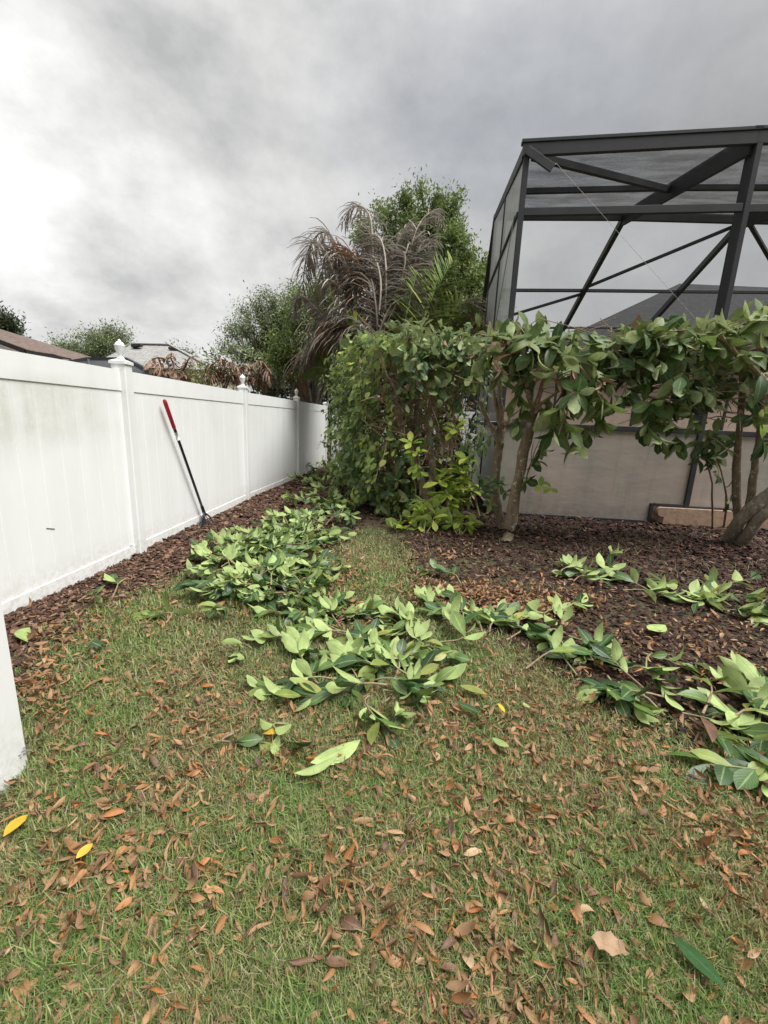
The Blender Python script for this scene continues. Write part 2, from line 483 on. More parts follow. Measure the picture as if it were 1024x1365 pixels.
# ------------------------------------------------------------------ mesh helpers
class MB:
    def __init__(self):
        self.v, self.f = [], []

    def poly(self, pts):
        k = len(self.v)
        self.v += [tuple(p) for p in pts]
        self.f.append(tuple(range(k, k + len(pts))))

    def box(self, c, sx, sy, sz, ax=(1, 0, 0), ay=None, bev=0.0):
        """box centred at c; ax the local x direction (horizontal), z stays up unless ay given"""
        ax = np.array(ax, float)
        ax /= np.linalg.norm(ax)
        if ay is None:
            az = np.array([0, 0, 1.0])
            ay = np.cross(az, ax)
        else:
            ay = np.array(ay, float)
            ay /= np.linalg.norm(ay)
            az = np.cross(ax, ay)
        c = np.array(c, float)
        k = len(self.v)
        b = min(bev, sx * 0.4, sy * 0.4)
        if b > 0:
            ring = [(-sx / 2 + b, -sy / 2), (sx / 2 - b, -sy / 2), (sx / 2, -sy / 2 + b), (sx / 2, sy / 2 - b),
                    (sx / 2 - b, sy / 2), (-sx / 2 + b, sy / 2), (-sx / 2, sy / 2 - b), (-sx / 2, -sy / 2 + b)]
        else:
            ring = [(-sx / 2, -sy / 2), (sx / 2, -sy / 2), (sx / 2, sy / 2), (-sx / 2, sy / 2)]
        n = len(ring)
        for z in (-sz / 2, sz / 2):
            for x, y in ring:
                self.v.append(tuple(c + ax * x + ay * y + az * z))
        self.f.append(tuple(range(k + n - 1, k - 1, -1)))
        self.f.append(tuple(range(k + n, k + 2 * n)))
        for i in range(n):
            j = (i + 1) % n
            self.f.append((k + i, k + j, k + n + j, k + n + i))

    def bar(self, a, b, w, h, up=(0, 0, 1), bev=0.0):
        """rectangular bar from a to b, w across, h along 'up'"""
        a, b = np.array(a, float), np.array(b, float)
        d = b - a
        L = np.linalg.norm(d)
        d /= L
        up = np.array(up, float)
        up = up - d * np.dot(up, d)
        up /= np.linalg.norm(up)
        sx = np.cross(d, up)
        c = (a + b) / 2
        k = len(self.v)
        if bev > 0:
            ring = [(-w / 2 + bev, -h / 2), (w / 2 - bev, -h / 2), (w / 2, -h / 2 + bev), (w / 2, h / 2 - bev),
                    (w / 2 - bev, h / 2), (-w / 2 + bev, h / 2), (-w / 2, h / 2 - bev), (-w / 2, -h / 2 + bev)]
        else:
            ring = [(-w / 2, -h / 2), (w / 2, -h / 2), (w / 2, h / 2), (-w / 2, h / 2)]
        n = len(ring)
        for e in (-L / 2, L / 2):
            for x, y in ring:
                self.v.append(tuple(c + d * e + sx * x + up * y))
        self.f.append(tuple(range(k, k + n)))
        self.f.append(tuple(range(k + 2 * n - 1, k + n - 1, -1)))
        for i in range(n):
            j = (i + 1) % n
            self.f.append((k + j, k + i, k + n + i, k + n + j))

    def tube(self, pts, rad, n=6, cap=True):
        pts = [np.array(p, float) for p in pts]
        if not hasattr(rad, '__len__'):
            rad = [rad] * len(pts)
        if len(rad) != len(pts):
            rad = np.interp(np.linspace(0, 1, len(pts)), np.linspace(0, 1, len(rad)), rad)
        k = len(self.v)
        d0 = pts[1] - pts[0]
        ref = np.array([0.3, 0.9, 0.2]) if abs(d0[2]) > abs(d0[1]) else np.array([0.1, 0.2, 1.0])
        for i, p in enumerate(pts):
            d = pts[min(i + 1, len(pts) - 1)] - pts[max(i - 1, 0)]
            d = d / (np.linalg.norm(d) + 1e-9)
            a = np.cross(d, ref)
            a /= np.linalg.norm(a) + 1e-9
            b = np.cross(d, a)
            for j in range(n):
                an = 2 * math.pi * j / n
                self.v.append(tuple(p + rad[i] * (a * math.cos(an) + b * math.sin(an))))
        for i in range(len(pts) - 1):
            for j in range(n):
                j2 = (j + 1) % n
                self.f.append((k + i * n + j, k + i * n + j2, k + (i + 1) * n + j2, k + (i + 1) * n + j))
        if cap:
            self.f.append(tuple(k + j for j in range(n)))
            self.f.append(tuple(k + (len(pts) - 1) * n + j for j in range(n - 1, -1, -1)))

    def lathe(self, c, prof, n=16):
        k = len(self.v)
        for r, z in prof:
            for j in range(n):
                a = 2 * math.pi * j / n
                self.v.append((c[0] + r * math.cos(a), c[1] + r * math.sin(a), c[2] + z))
        for i in range(len(prof) - 1):
            for j in range(n):
                j2 = (j + 1) % n
                self.f.append((k + i * n + j, k + i * n + j2, k + (i + 1) * n + j2, k + (i + 1) * n + j))
        self.f.append(tuple(k + (len(prof) - 1) * n + j for j in range(n)))


ROOTLOC = {}


def root_loc(o):
    while o.parent:
        o = o.parent
    return np.array(ROOTLOC[o.name])


def props(o, label=None, cat=None, group=None, kind=None):
    if label:
        o['label'] = label
    if cat:
        o['category'] = cat
    if group:
        o['group'] = group
    if kind:
        o['kind'] = kind
    return o


def thing(name, loc, label, cat, group=None):
    o = bpy.data.objects.new(name, None)
    o.empty_display_size = 0.1
    o.location = tuple(loc)
    COL.objects.link(o)
    ROOTLOC[o.name] = tuple(loc)
    return props(o, label, cat, group)


def obj(name, mb, m, parent=None, smooth=False, label=None, kind=None, origin=None):
    """one mesh object; vertices are given in world coordinates"""
    me = bpy.data.meshes.new(name)
    off = root_loc(parent) if parent else (np.array(origin) if origin is not None else np.zeros(3))
    me.from_pydata([tuple(np.array(v) - off) for v in mb.v], [], mb.f)
    me.materials.append(m)
    if smooth:
        for p_ in me.polygons:
            p_.use_smooth = True
    me.update()
    o = bpy.data.objects.new(name, me)
    COL.objects.link(o)
    if parent:
        o.parent = parent
    else:
        o.location = tuple(off)
        ROOTLOC[o.name] = tuple(off)
    return props(o, label, None, None, kind)


def quad_mesh(name, V, F, m, UV=None, rnd=None, smooth=True):
    """fast mesh of quads: V (n,3), F (k,4), UV (n,2) and rnd (n) per vertex"""
    me = bpy.data.meshes.new(name)
    n, k = len(V), len(F)
    me.vertices.add(n)
    me.vertices.foreach_set('co', np.ascontiguousarray(V, dtype=np.float32).ravel())
    me.loops.add(k * 4)
    fl = np.ascontiguousarray(F, dtype=np.int32).ravel()
    me.loops.foreach_set('vertex_index', fl)
    me.polygons.add(k)
    me.polygons.foreach_set('loop_start', np.arange(0, k * 4, 4, dtype=np.int32))
    me.polygons.foreach_set('use_smooth', np.full(k, smooth))
    me.update(calc_edges=True)
    if UV is not None:
        l = me.uv_layers.new(name='UVMap')
        l.data.foreach_set('uv', np.ascontiguousarray(UV[fl], dtype=np.float32).ravel())
    if rnd is not None:
        a = me.attributes.new('rnd', 'FLOAT', 'POINT')
        a.data.foreach_set('value', np.ascontiguousarray(rnd, dtype=np.float32))
    me.materials.append(m)
    return me


def leaf_template(w=0.36, nseg=5, fold=0.12, curl=0.2, shape=0.5, twist=0.0, tip=0.0, curl2=0.0):
    """unit leaf along +Y from 0 to 1, upper face +Z; returns V, F, UV"""
    V, UV, F = [], [], []
    for i in range(nseg + 1):
        t_ = i / nseg
        s = t_ ** (math.log(0.5) / math.log(shape))       # widest where t_ == shape
        hw = w / 2 * max(0.03, math.sin(math.pi * s) ** 0.75)
        if i == 0:
            hw = w * 0.02
        if i == nseg:
            hw = w * 0.015
        a = curl * t_ + curl2 * t_ * t_
        y = t_ if abs(curl) + abs(curl2) < 1e-6 else None
        zc = -(curl * t_ * t_ * 0.5 + curl2 * t_ ** 3 / 3)
        yc = t_ * (1 - 0.16 * (curl + curl2) ** 2 * t_ * t_)
        tw = twist * t_
        for sgn, u in ((-1, 0.0), (0, 0.5), (1, 1.0)):
            x = sgn * hw * math.cos(fold)
            z = abs(sgn) * hw * math.sin(fold)
            x, z = x * math.cos(tw) - z * math.sin(tw), x * math.sin(tw) + z * math.cos(tw)
            V.append((x, yc, zc + z))
            UV.append((u, t_))
    for i in range(nseg):
        for c in range(2):
            a = i * 3 + c
            F.append((a, a + 1, a + 4, a + 3))
    return np.array(V), np.array(F), np.array(UV)


def frames(D, N):
    """orthonormal frames from directions D and approximate normals N: columns x, y=D, z"""
    D = D / (np.linalg.norm(D, axis=1, keepdims=True) + 1e-9)
    N = N - D * np.sum(N * D, axis=1, keepdims=True)
    ln = np.linalg.norm(N, axis=1, keepdims=True)
    N = np.where(ln < 1e-4, np.array([[0.1, 0.2, 1.0]]), N)
    N = N - D * np.sum(N * D, axis=1, keepdims=True)
    N /= np.linalg.norm(N, axis=1, keepdims=True) + 1e-9
    X = np.cross(D, N)
    return np.stack([X, D, N], axis=2)


def scatter(templates, idx, pos, D, N, S, rnd=None):
    """joined copies of templates -> V, F, UV, rnd arrays"""
    Fr = frames(D, N)
    S = np.asarray(S, float)
    if rnd is None:
        rnd = rng.random(len(pos))
    Vs, Fs, Us, Rs = [], [], [], []
    off = 0
    for k, (tv, tf, tu) in enumerate(templates):
        sel = np.where(idx == k)[0]
        if not len(sel):
            continue
        v = np.einsum('nij,vj->nvi', Fr[sel], tv)
        v = v * (S[sel][:, None, None] if S.ndim == 1 else S[sel][:, None, :]) + pos[sel][:, None, :]
        nv = len(tv)
        f = tf[None] + (np.arange(len(sel)) * nv)[:, None, None] + off
        Vs.append(v.reshape(-1, 3))
        Fs.append(f.reshape(-1, 4))
        Us.append(np.tile(tu, (len(sel), 1)))
        Rs.append(np.repeat(rnd[sel], nv))
        off += nv * len(sel)
    return np.concatenate(Vs), np.concatenate(Fs), np.concatenate(Us), np.concatenate(Rs)


def scatter_obj(name, m, templates, pos, D, N, S, parent=None, kind=None, rnd=None, idx=None):
    pos = np.asarray(pos, float)
    if idx is None:
        idx = rng.integers(0, len(templates), len(pos))
    V, F, UV, RD = scatter(templates, idx, pos, np.asarray(D, float), np.asarray(N, float), S, rnd)
    off = root_loc(parent) if parent else np.zeros(3)
    me = quad_mesh(name, V - off, F, m, UV, RD)
    o = bpy.data.objects.new(name, me)
    COL.objects.link(o)
    if parent:
        o.parent = parent
    else:
        ROOTLOC[o.name] = (0, 0, 0)
    return props(o, None, None, None, kind)


class LeafKit:
    """shared leaf meshes per material"""

    def __init__(self, name, m, templates):
        self.name, self.m, self.T = name, m, templates
        self.me = [quad_mesh(name, v, f, m, u) for v, f, u in templates]

    def put(self, parent, pos, d, n, s, k=None, name=None, label=None):
        k = random.randrange(len(self.me)) if k is None else k
        fr = frames(np.array([d], float), np.array([n], float))[0] * s
        loc = np.array(pos) - (root_loc(parent) if parent else 0)
        o = bpy.data.objects.new(name or self.name, self.me[k])
        COL.objects.link(o)
        if parent:
            o.parent = parent
        mw = Matrix(((fr[0, 0], fr[0, 1], fr[0, 2], loc[0]), (fr[1, 0], fr[1, 1], fr[1, 2], loc[1]),
                     (fr[2, 0], fr[2, 1], fr[2, 2], loc[2]), (0, 0, 0, 1)))
        o.matrix_basis = mw
        if not parent:
            ROOTLOC[o.name] = tuple(loc)
        if label:
            o['label'] = label
        return o


LT_BROAD = [leaf_template(w, 5, fo, cu, sh, tw) for w, fo, cu, sh, tw in
            ((.42, .22, .45, .55, .2), (.46, .15, .2, .58, -.3), (.40, .4, .8, .55, .35), (.44, .28, -.3, .6, .0),
             (.38, .55, 1.0, .55, -.25), (.48, .2, .6, .6, .45))]
LT_OBOV = [leaf_template(w, 5, fo, cu, sh, tw) for w, fo, cu, sh, tw in
           ((.46, .15, .4, .64, .1), (.5, .2, .2, .66, -.1), (.44, .3, .6, .62, .2), (.48, .1, -.2, .65, .0))]
LT_VINE = [leaf_template(w, 4, fo, cu, sh, tw) for w, fo, cu, sh, tw in
           ((.66, .15, .4, .4, .1), (.6, .25, .2, .38, -.2), (.72, .1, .6, .42, .2))]
LT_DRY = [leaf_template(w, 5, fo, cu, sh, tw, 0, c2) for w, fo, cu, sh, tw, c2 in
          ((.34, .6, .3, .5, .7, .5), (.30, .95, -.5, .48, -.6, -.3), (.36, .4, .8, .5, 1.0, .3), (.33, 1.1, .1, .5, .3, .8),
           (.40, .35, -.8, .46, -.9, .2), (.27, .8, .6, .5, 1.3, -.7), (.36, -.6, .4, .52, .6, .7), (.46, .45, .4, .48, .5, .9))]
LT_SMALL = [leaf_template(.45, 2, .25, .3, .5), leaf_template(.4, 2, .1, -.1, .5, .3)]
K_HEDGE = LeafKit('leaf', M['hedge_leaf'], LT_BROAD)
K_TOP = LeafKit('leaf', M['top_leaf'], LT_BROAD)
K_CLIP = LeafKit('leaf', M['clip_leaf'], LT_BROAD)
K_YOUNG = LeafKit('leaf', M['young_leaf'], LT_OBOV)
K_VINE = LeafKit('leaf', M['vine_leaf'], LT_VINE)
K_WILT = LeafKit('wilted_leaf', M['wilt_leaf'], LT_DRY)
K_DRY = LeafKit('fallen_leaf', M['dry_leaf'], LT_DRY)
UPV = np.array([0, 0, 1.0])


def hz(x, y):
    return 0.013 * np.sin(1.7 * x + .6) * np.cos(1.3 * y) + 0.007 * np.sin(4.1 * x + 2.3 * y)


def rv(s=1.0):
    return rng.normal(0, s, 3)


def unit(v):
    v = np.asarray(v, float)
    return v / (np.linalg.norm(v) + 1e-9)


def in_poly(x, y, poly):
    x, y = np.asarray(x), np.asarray(y)
    ins = np.zeros(x.shape, bool)
    n = len(poly)
    for i in range(n):
        x1, y1 = poly[i]
        x2, y2 = poly[(i + 1) % n]
        c = ((y1 > y) != (y2 > y)) & (x < (x2 - x1) * (y - y1) / (y2 - y1 + 1e-12) + x1)
        ins ^= c
    return ins


def gp(pts):
    return [tuple(G(a, b)[:2]) for a, b in pts]


# ------------------------------------------------------------------ ground
fx = np.concatenate([np.array([-900, -300, -100, -40, -20, -12]), np.arange(-8, 12.01, 0.12), np.array([16, 24, 45, 110, 300, 900])])
fy = np.concatenate([np.array([-900, -300, -80, -20, -8]), np.arange(-4, 16.01, 0.12), np.array([20, 28, 45, 90, 200, 450, 1200])])
gx, gy = np.meshgrid(fx, fy)
near = (np.abs(gx) < 9) & (gy > -3) & (gy < 15)
gz = np.where(near, hz(gx, gy), 0.0)
V = np.stack([gx, gy, gz], -1).reshape(-1, 3)
ni = len(fx)
ii, jj = np.meshgrid(np.arange(ni - 1), np.arange(len(fy) - 1))
a = (jj * ni + ii).ravel()
F = np.stack([a, a + 1, a + 1 + ni, a + ni], 1)
go = bpy.data.objects.new('ground', quad_mesh('ground', V, F, M['ground']))
COL.objects.link(go)
props(go, 'brown soil and thatch of the back garden under the lawn and mulch', 'ground', None, 'structure')

# regions of the garden floor, as ground polygons
MULCH_L = gp([(-200, 905), (-60, 905), (30, 905), (70, 850), (110, 808), (200, 788), (250, 765), (330, 740), (420, 700), (450, 650),
              (450, 625), (405, 630), (330, 664), (190, 733), (5, 812), (-200, 860)])
MULCH_R = gp([(400, 800), (420, 700), (440, 640), (600, 628), (640, 655), (640, 676), (690, 686), (1300, 700), (1500, 800), (1400, 1080), (1024, 1010), (930, 990),
              (850, 955), (760, 915), (690, 862), (640, 838), (590, 800), (570, 775), (520, 700), (500, 690), (470, 700), (440, 735), (440, 800)])
LAWN = gp([(30, 905), (70, 850), (110, 808), (200, 788), (250, 765), (330, 740), (400, 800), (440, 800), (436, 760), (448, 722), (480, 706),
           (530, 716), (560, 750), (572, 775), (590, 800), (640, 838), (690, 862), (760, 915), (850, 955), (930, 990), (1024, 1010), (1400, 1080)]) + \
    [(5.6, 0.2), (1.5, -0.6), (-1.5, -0.6), (-1.2, 1.2)]


def cells(x, y, sc, seed):
    """cheap value noise"""
    gi = np.random.default_rng(seed).random((64, 64))
    X, Y = x * sc, y * sc
    i, j = np.floor(X).astype(int), np.floor(Y).astype(int)
    u, v = X - i, Y - j
    u, v = u * u * (3 - 2 * u), v * v * (3 - 2 * v)
    g = lambda a_, b_: gi[a_ % 64, b_ % 64]
    return (g(i, j) * (1 - u) + g(i + 1, j) * u) * (1 - v) + (g(i, j + 1) * (1 - u) + g(i + 1, j + 1) * u) * v


def sample_ground(n, poly, x0, x1, y0, y1, fall=1.0, jit=0.08):
    """points inside a polygon, density falling with distance^fall"""
    out = []
    tot = 0
    while tot < n:
        k = n * 3
        u = rng.random(k)
        if fall == 1.0:
            y = y0 * (y1 / y0) ** u
        elif fall == 0.0:
            y = y0 + (y1 - y0) * u
        else:
            e = 1 - fall
            y = (y0 ** e + (y1 ** e - y0 ** e) * u) ** (1 / e)
        x = x0 + (x1 - x0) * rng.random(k)
        keep = np.abs(x) < y * 1.05 + 1.0
        keep &= in_poly(x + rng.normal(0, jit, k), y + rng.normal(0, jit, k), poly)
        p_ = np.stack([x, y], 1)[keep]
        out.append(p_)
        tot += len(p_)
    return np.concatenate(out)[:n]


# grass blades
def blade_template(bend):
    V = []
    for t_, w in ((0, .5), (.55, .42), (1.0, .06)):
        z = t_ * (1 - 0.25 * bend * t_)
        y = bend * t_ * t_ * 0.75
        V += [(-w, y, z), (w, y, z)]
    return V


def build_grass(n):
    xy = sample_ground(n, LAWN, -2.6, 5.6, 0.62, 5.6, 1.75)
    den = 0.16 + 1.1 * cells(xy[:, 0] + 9, xy[:, 1] + 9, 1.6, 3) * (0.25 + 0.9 * cells(xy[:, 0], xy[:, 1], 7, 5))
    keep = rng.random(len(xy)) < den * 1.35
    xy = xy[keep]
    n = len(xy)
    dist = np.hypot(xy[:, 0], xy[:, 1])
    az = rng.random(n) * 2 * np.pi
    ln = np.clip(rng.normal(.046, .015, n), .018, .095) * (0.85 + .25 * cells(xy[:, 0], xy[:, 1], 2.3, 8))
    wd = np.clip(rng.normal(.0017, .0006, n), .0007, .0036) * np.clip(dist / 1.9, .9, 2.0)
    lean = np.abs(rng.normal(0.75, .4, n))
    V = np.zeros((n, 6, 3), np.float32)
    ca, sa = np.cos(az), np.sin(az)
    for k, (t_, w) in enumerate(((0, 1.0), (.5, .85), (1.0, .1))):
        ang = lean * (0.35 + 1.0 * t_)
        hor = np.sin(ang) * t_ * ln
        ver = np.cos(np.minimum(ang, 1.5)) * t_ * ln
        bx, by = xy[:, 0] + ca * hor, xy[:, 1] + sa * hor
        bz = hz(xy[:, 0], xy[:, 1]) + ver - 0.002
        V[:, 2 * k] = np.stack([bx - sa * wd * w, by + ca * wd * w, bz], 1)
        V[:, 2 * k + 1] = np.stack([bx + sa * wd * w, by - ca * wd * w, bz], 1)
    base = np.arange(n)[:, None] * 6
    F = np.concatenate([base + np.array([0, 1, 3, 2]), base + np.array([2, 3, 5, 4])], 0)
    me = quad_mesh('lawn_grass', V.reshape(-1, 3), F, M['grass'], None, np.repeat(rng.random(n), 6))
    o = bpy.data.objects.new('lawn_grass', me)
    COL.objects.link(o)
    props(o, 'short patchy green and straw coloured grass of the lawn', 'grass', None, 'stuff')


build_grass(430000)


# mulch chips: thin slivers with a ridge
def chip_templates():
    T = []
    for w, h in ((.22, .10), (.32, .13), (.16, .09), (.42, .10)):
        V = []
        for t_, k in ((0, .5), (.5, 1.0), (1.0, .45)):
            V += [(-w * k, t_ - .5, 0), (0, t_ - .5 + .05 * k, h * k), (w * k, t_ - .5, .01)]
        F = []
        for i in range(2):
            for c in range(2):
                a_ = i * 3 + c
                F.append((a_, a_ + 1, a_ + 4, a_ + 3))
        T.append((np.array(V), np.array(F), np.zeros((9, 2))))
    return T


CHIP = chip_templates()


def build_chips(name, poly, n, x0, x1, y0, y1, m, label, lo, hi, fall=0.9, thick=0.03):
    xy = sample_ground(n, poly, x0, x1, y0, y1, fall, 0.10)
    az = rng.random(n) * 2 * np.pi
    D = np.stack([np.cos(az), np.sin(az), rng.normal(0, .28, n)], 1)
    N = np.stack([rng.normal(0, .45, n), rng.normal(0, .45, n), np.ones(n)], 1)
    dist = np.hypot(xy[:, 0], xy[:, 1])
    S = (lo + (hi - lo) * rng.random(n) ** 2) * np.clip(dist / 4.5, 0.85, 1.8)
    z = hz(xy[:, 0], xy[:, 1]) + rng.random(n) * thick
    o = scatter_obj(name, m, CHIP, np.column_stack([xy, z]), D, N, S, None, 'stuff')
    props(o, label, 'mulch', None, 'stuff')


build_chips('mulch', MULCH_L, 30000, -3.2, -0.3, 1.6, 14.0, M['mulch_brown'], 'weathered brown wood mulch along the foot of the white fence', .022, .065, 1.1)
build_chips('mulch', MULCH_R, 52000, -1.4, 7.0, 1.6, 12.0, M['mulch_dark'], 'dark reddish wood mulch in the bed under the hedge', .018, .062, .9)

# dry weeds standing in the right bed
n = 7000
xy = sample_ground(n, MULCH_R, -0.6, 6.0, 2.2, 6.6, 0.0)
xy = xy[(cells(xy[:, 0], xy[:, 1], 2.2, 21) > .45) & (xy[:, 1] > 3.3)]
n = len(xy)
D = np.stack([rng.normal(0, .8, n), rng.normal(0, .8, n), np.ones(n) * .7], 1)
ST = [leaf_template(.035, 2, .1, .5, .5), leaf_template(.03, 2, .1, -.4, .5)]
o = scatter_obj('dry_weeds', M['straw'], ST, np.column_stack([xy, hz(xy[:, 0], xy[:, 1])]), D, rng.normal(0, 1, (n, 3)),
                .05 + .1 * rng.random(n), None, 'stuff')
props(o, 'thin straw coloured dead weeds in the dark mulch bed', 'weeds', None, 'stuff')

# ------------------------------------------------------------------ white vinyl fences
def finial(mb, c):
    mb.lathe(c, [(.032, 0), (.032, .01), (.018, .018), (.015, .032), (.028, .048), (.040, .080), (.043, .105), (.046, .112), (.046, .118),
                 (.037, .124), (.034, .134), (.022, .146), (.012, .150), (.013, .158), (.008, .166), (.001, .169)], 18)


def post(parent, x, y, ax, zt=1.80, w=0.127, fin=True):
    mb = MB()
    mb.box((x, y, (zt - .06) / 2), w, w, zt + .06, ax, None, .008)
    p_ = obj('post', mb, M['vinyl'], parent)
    mb = MB()
    mb.box((x, y, zt + .011), w + .022, w + .022, .026, ax, None, .006)
    k = len(mb.v)
    a = np.array(unit([ax[0], ax[1], 0]))
    b = np.array([-a[1], a[0], 0])
    h = w / 2 + .006
    for s in ((-1, -1), (1, -1), (1, 1), (-1, 1)):
        mb.v.append(tuple(np.array([x, y, zt + .024]) + a * h * s[0] + b * h * s[1]))
    mb.v.append((x, y, zt + .055))
    for i in range(4):
        mb.f.append((k + i, k + (i + 1) % 4, k + 4))
    obj('post_cap', mb, M['vinyl'], p_)
    if fin:
        mb = MB()
        finial(mb, (x, y, zt + .045))
        obj('finial', mb, M['vinyl'], p_, True)
    return p_


BW = 0.178


def fence_run(parent, pts, zt=1.745):
    """rails and tongue and groove boards between successive posts"""
    for (x0, y0), (x1, y1) in zip(pts[:-1], pts[1:]):
        a, b = np.array([x0, y0, 0.]), np.array([x1, y1, 0.])
        d = unit(b - a)
        a2, b2 = a + d * .06, b - d * .06
        L = np.linalg.norm(b2 - a2)
        c = (a2 + b2) / 2
        mb = MB()
        mb.box(c + UPV * (zt - .09), L, .05, .18, d, None, .004)
        obj('top_rail', mb, M['vinyl'], parent)
        mb = MB()
        mb.box(c + UPV * .035, L, .05, .15, d, None, .004)
        obj('bottom_rail', mb, M['vinyl'], parent)
        nb = max(1, round(L / BW))
        w = L / nb
        for i in range(nb):
            mb = MB()
            p_ = a2 + d * (i + .5) * w
            mb.box(p_ + UPV * (zt / 2 - .02), w - .0006, .034, zt - .24, d, None, .0028)
            obj('board', mb, M['vinyl'], parent)
        mb = MB()
        mb.box(c + UPV * (zt / 2 - .02), L, .028, zt - .26, d)
        obj('groove_backing', mb, M['vinyl'], parent)


FPTS = [(-2.58, 1.14), (-2.41, 3.99), (-2.268, 6.84), (-2.03, 9.69), (-1.80, 12.54)]
fl = thing('vinyl_fence', (-2.41, 3.99, 0), 'long white vinyl privacy fence with urn topped posts running back along the left', 'fence')
fence_run(fl, [(x - .03, y) for x, y in FPTS])
for i, (x, y) in enumerate(FPTS):
    post(fl, x - .03, y, (1, 0.07, 0), fin=i < 4)

# scuffs low on the first panel and the nearest post
mb = MB()
for (a, b) in (((105, 762), (109, 758)), ((110, 759), (114, 757)), ((116, 757), (121, 755)), ((123, 756), (126, 752)), ((128, 752), (130, 751)),
               ((173, 729), (177, 727)), ((179, 728), (181, 727)), ((62, 704), (73, 705))):
    fp, fn = (-2.41 + .0, 3.99, 0), (1, -.0597, 0)
    q = [PL(*a, np.array(fp) - np.array([.0105, 0, 0]), fn), PL(*b, np.array(fp) - np.array([.0105, 0, 0]), fn)]
    mb.bar(q[0], q[1], .004, .005, (0, 0, 1))
obj('scuff', mb, M['scuff'], fl)

# rear fence closing the side yard
fr = thing('vinyl_fence', (0.3, 12.5, 0), 'white vinyl fence section seen in the gap between the overgrown hedge and the screen cage', 'fence')
RP = [(-1.70, 12.62), (0.1, 12.5), (2.0, 12.38), (3.2, 12.3)]
fence_run(fr, RP)
for x, y in RP[1:]:
    post(fr, x, y, (1, -.065, 0), fin=False)

# corner post close to the camera
fc = thing('vinyl_fence', (-1.42, 1.335, 0), 'white fence corner post cut off by the left edge, nearest to the camera', 'fence')
post(fc, -1.423, 1.337, (1, 0.05, 0))
fence_run(fc, [(-2.5, 1.30), (-1.423, 1.337)])
mb = MB()
for (a, b) in (((31, 997), (39, 994)), ((29, 1002), (41, 997)), ((31, 1005), (42, 1001)), ((25, 1007), (28, 1006)), ((27, 1010), (29, 1009))):
    fp, fn = np.array([-1.3595, 1.337, 0]), (1, -.05, 0)
    fp = np.array([-1.423, 1.337, 0]) + np.array([.0638, -.003, 0])
    mb.bar(PL(*a, fp, fn), PL(*b, fp, fn), .002, .0022, (0, 0, 1))
obj('scuff', mb, M['scuff'], fc)

# ------------------------------------------------------------------ screen enclosure
C0 = np.array([1.70, 6.61, 0.0])
CD = unit([0.9968, -0.080, 0])
CN = np.array([-CD[1], CD[0], 0])
BACK = unit([0.11, 0.994, 0])
ZT = 5.04
cg = thing('screen_enclosure', C0, 'tall charcoal aluminium pool screen enclosure with most of its wall screens missing', 'screen enclosure')
UPN = CN


def cpt(u, z, dep=0.0):
    return C0 + CD * u + UPV * z + CN * dep


def beam(name, a, b, w, h, up=(0, 0, 1), m='bronze', bev=.006):
    mb = MB()
    mb.bar(a, b, w, h, up, bev)
    return obj(name, mb, M[m], cg)


SP = 2.91
ZR = (ZT, 5.16, 5.22, 5.24)
for i in range(4):
    u = SP * i
    # columns: a wide post with a deep inner web
    beam('column', cpt(u + .03, -.05), cpt(u + .03 + (0.02 if i else 0), ZR[i] - .06), .075, .06, CN)
    if i:
        beam('column_web', cpt(u + .03, 0.0, .115), cpt(u + .05, ZR[i] - .08, .115), .05, .16, CN)
    # rails
    if i < 3:
        ua, ub = u + .07, u + SP - .008
        beam('chair_rail', cpt(ua, 1.42), cpt(ub, 1.43), .05, .075, UPV)
        beam('upper_rail', cpt(ua, 4.30 + .05 * i), cpt(ub, 4.36 + .05 * i), .05, .10, UPV)
        zb = .04 if i == 0 else .30
        uc = ub if i else 2.42
        beam('sill', cpt(ua, zb - .02), cpt(uc, zb - .02), .05, .06, UPV)
        mb = MB()
        if i == 0:
            mb.box(cpt((ua + 2.44) / 2 - .015, .725, .010), 2.44 - ua + .03, .012, 1.39, CD)
            mb.box(cpt((2.44 + ub + .03) / 2, .87, .010), ub + .03 - 2.44, .012, 1.10, CD)
        else:
            mb.box(cpt((ua + ub) / 2, .87, .010), ub - ua + .06, .012, 1.12, CD)
        obj('kick_panel', mb, M['panel'], cg)
# notch frame beside the stone coping
beam('sill', cpt(2.44, 0.0), cpt(2.44, .32), .05, .05, CN)
beam('sill', cpt(2.47, .305), cpt(2.90, .305), .05, .05, UPV)
# head beam
for i in range(3):
    beam('head_beam', cpt(SP * i - .03 * (i == 0), ZR[i] + .0), cpt(SP * (i + 1) + .02, ZR[i + 1]), .06, .15, UPV)
beam('head_cap', cpt(-.05, ZT + .10, .01), cpt(SP + .05, ZR[1] + .10, .01), .10, .045, UPV)
beam('head_cap', cpt(SP - .05, ZR[1] + .102, .01), cpt(3 * SP, ZR[2] + .10, .01), .10, .045, UPV)
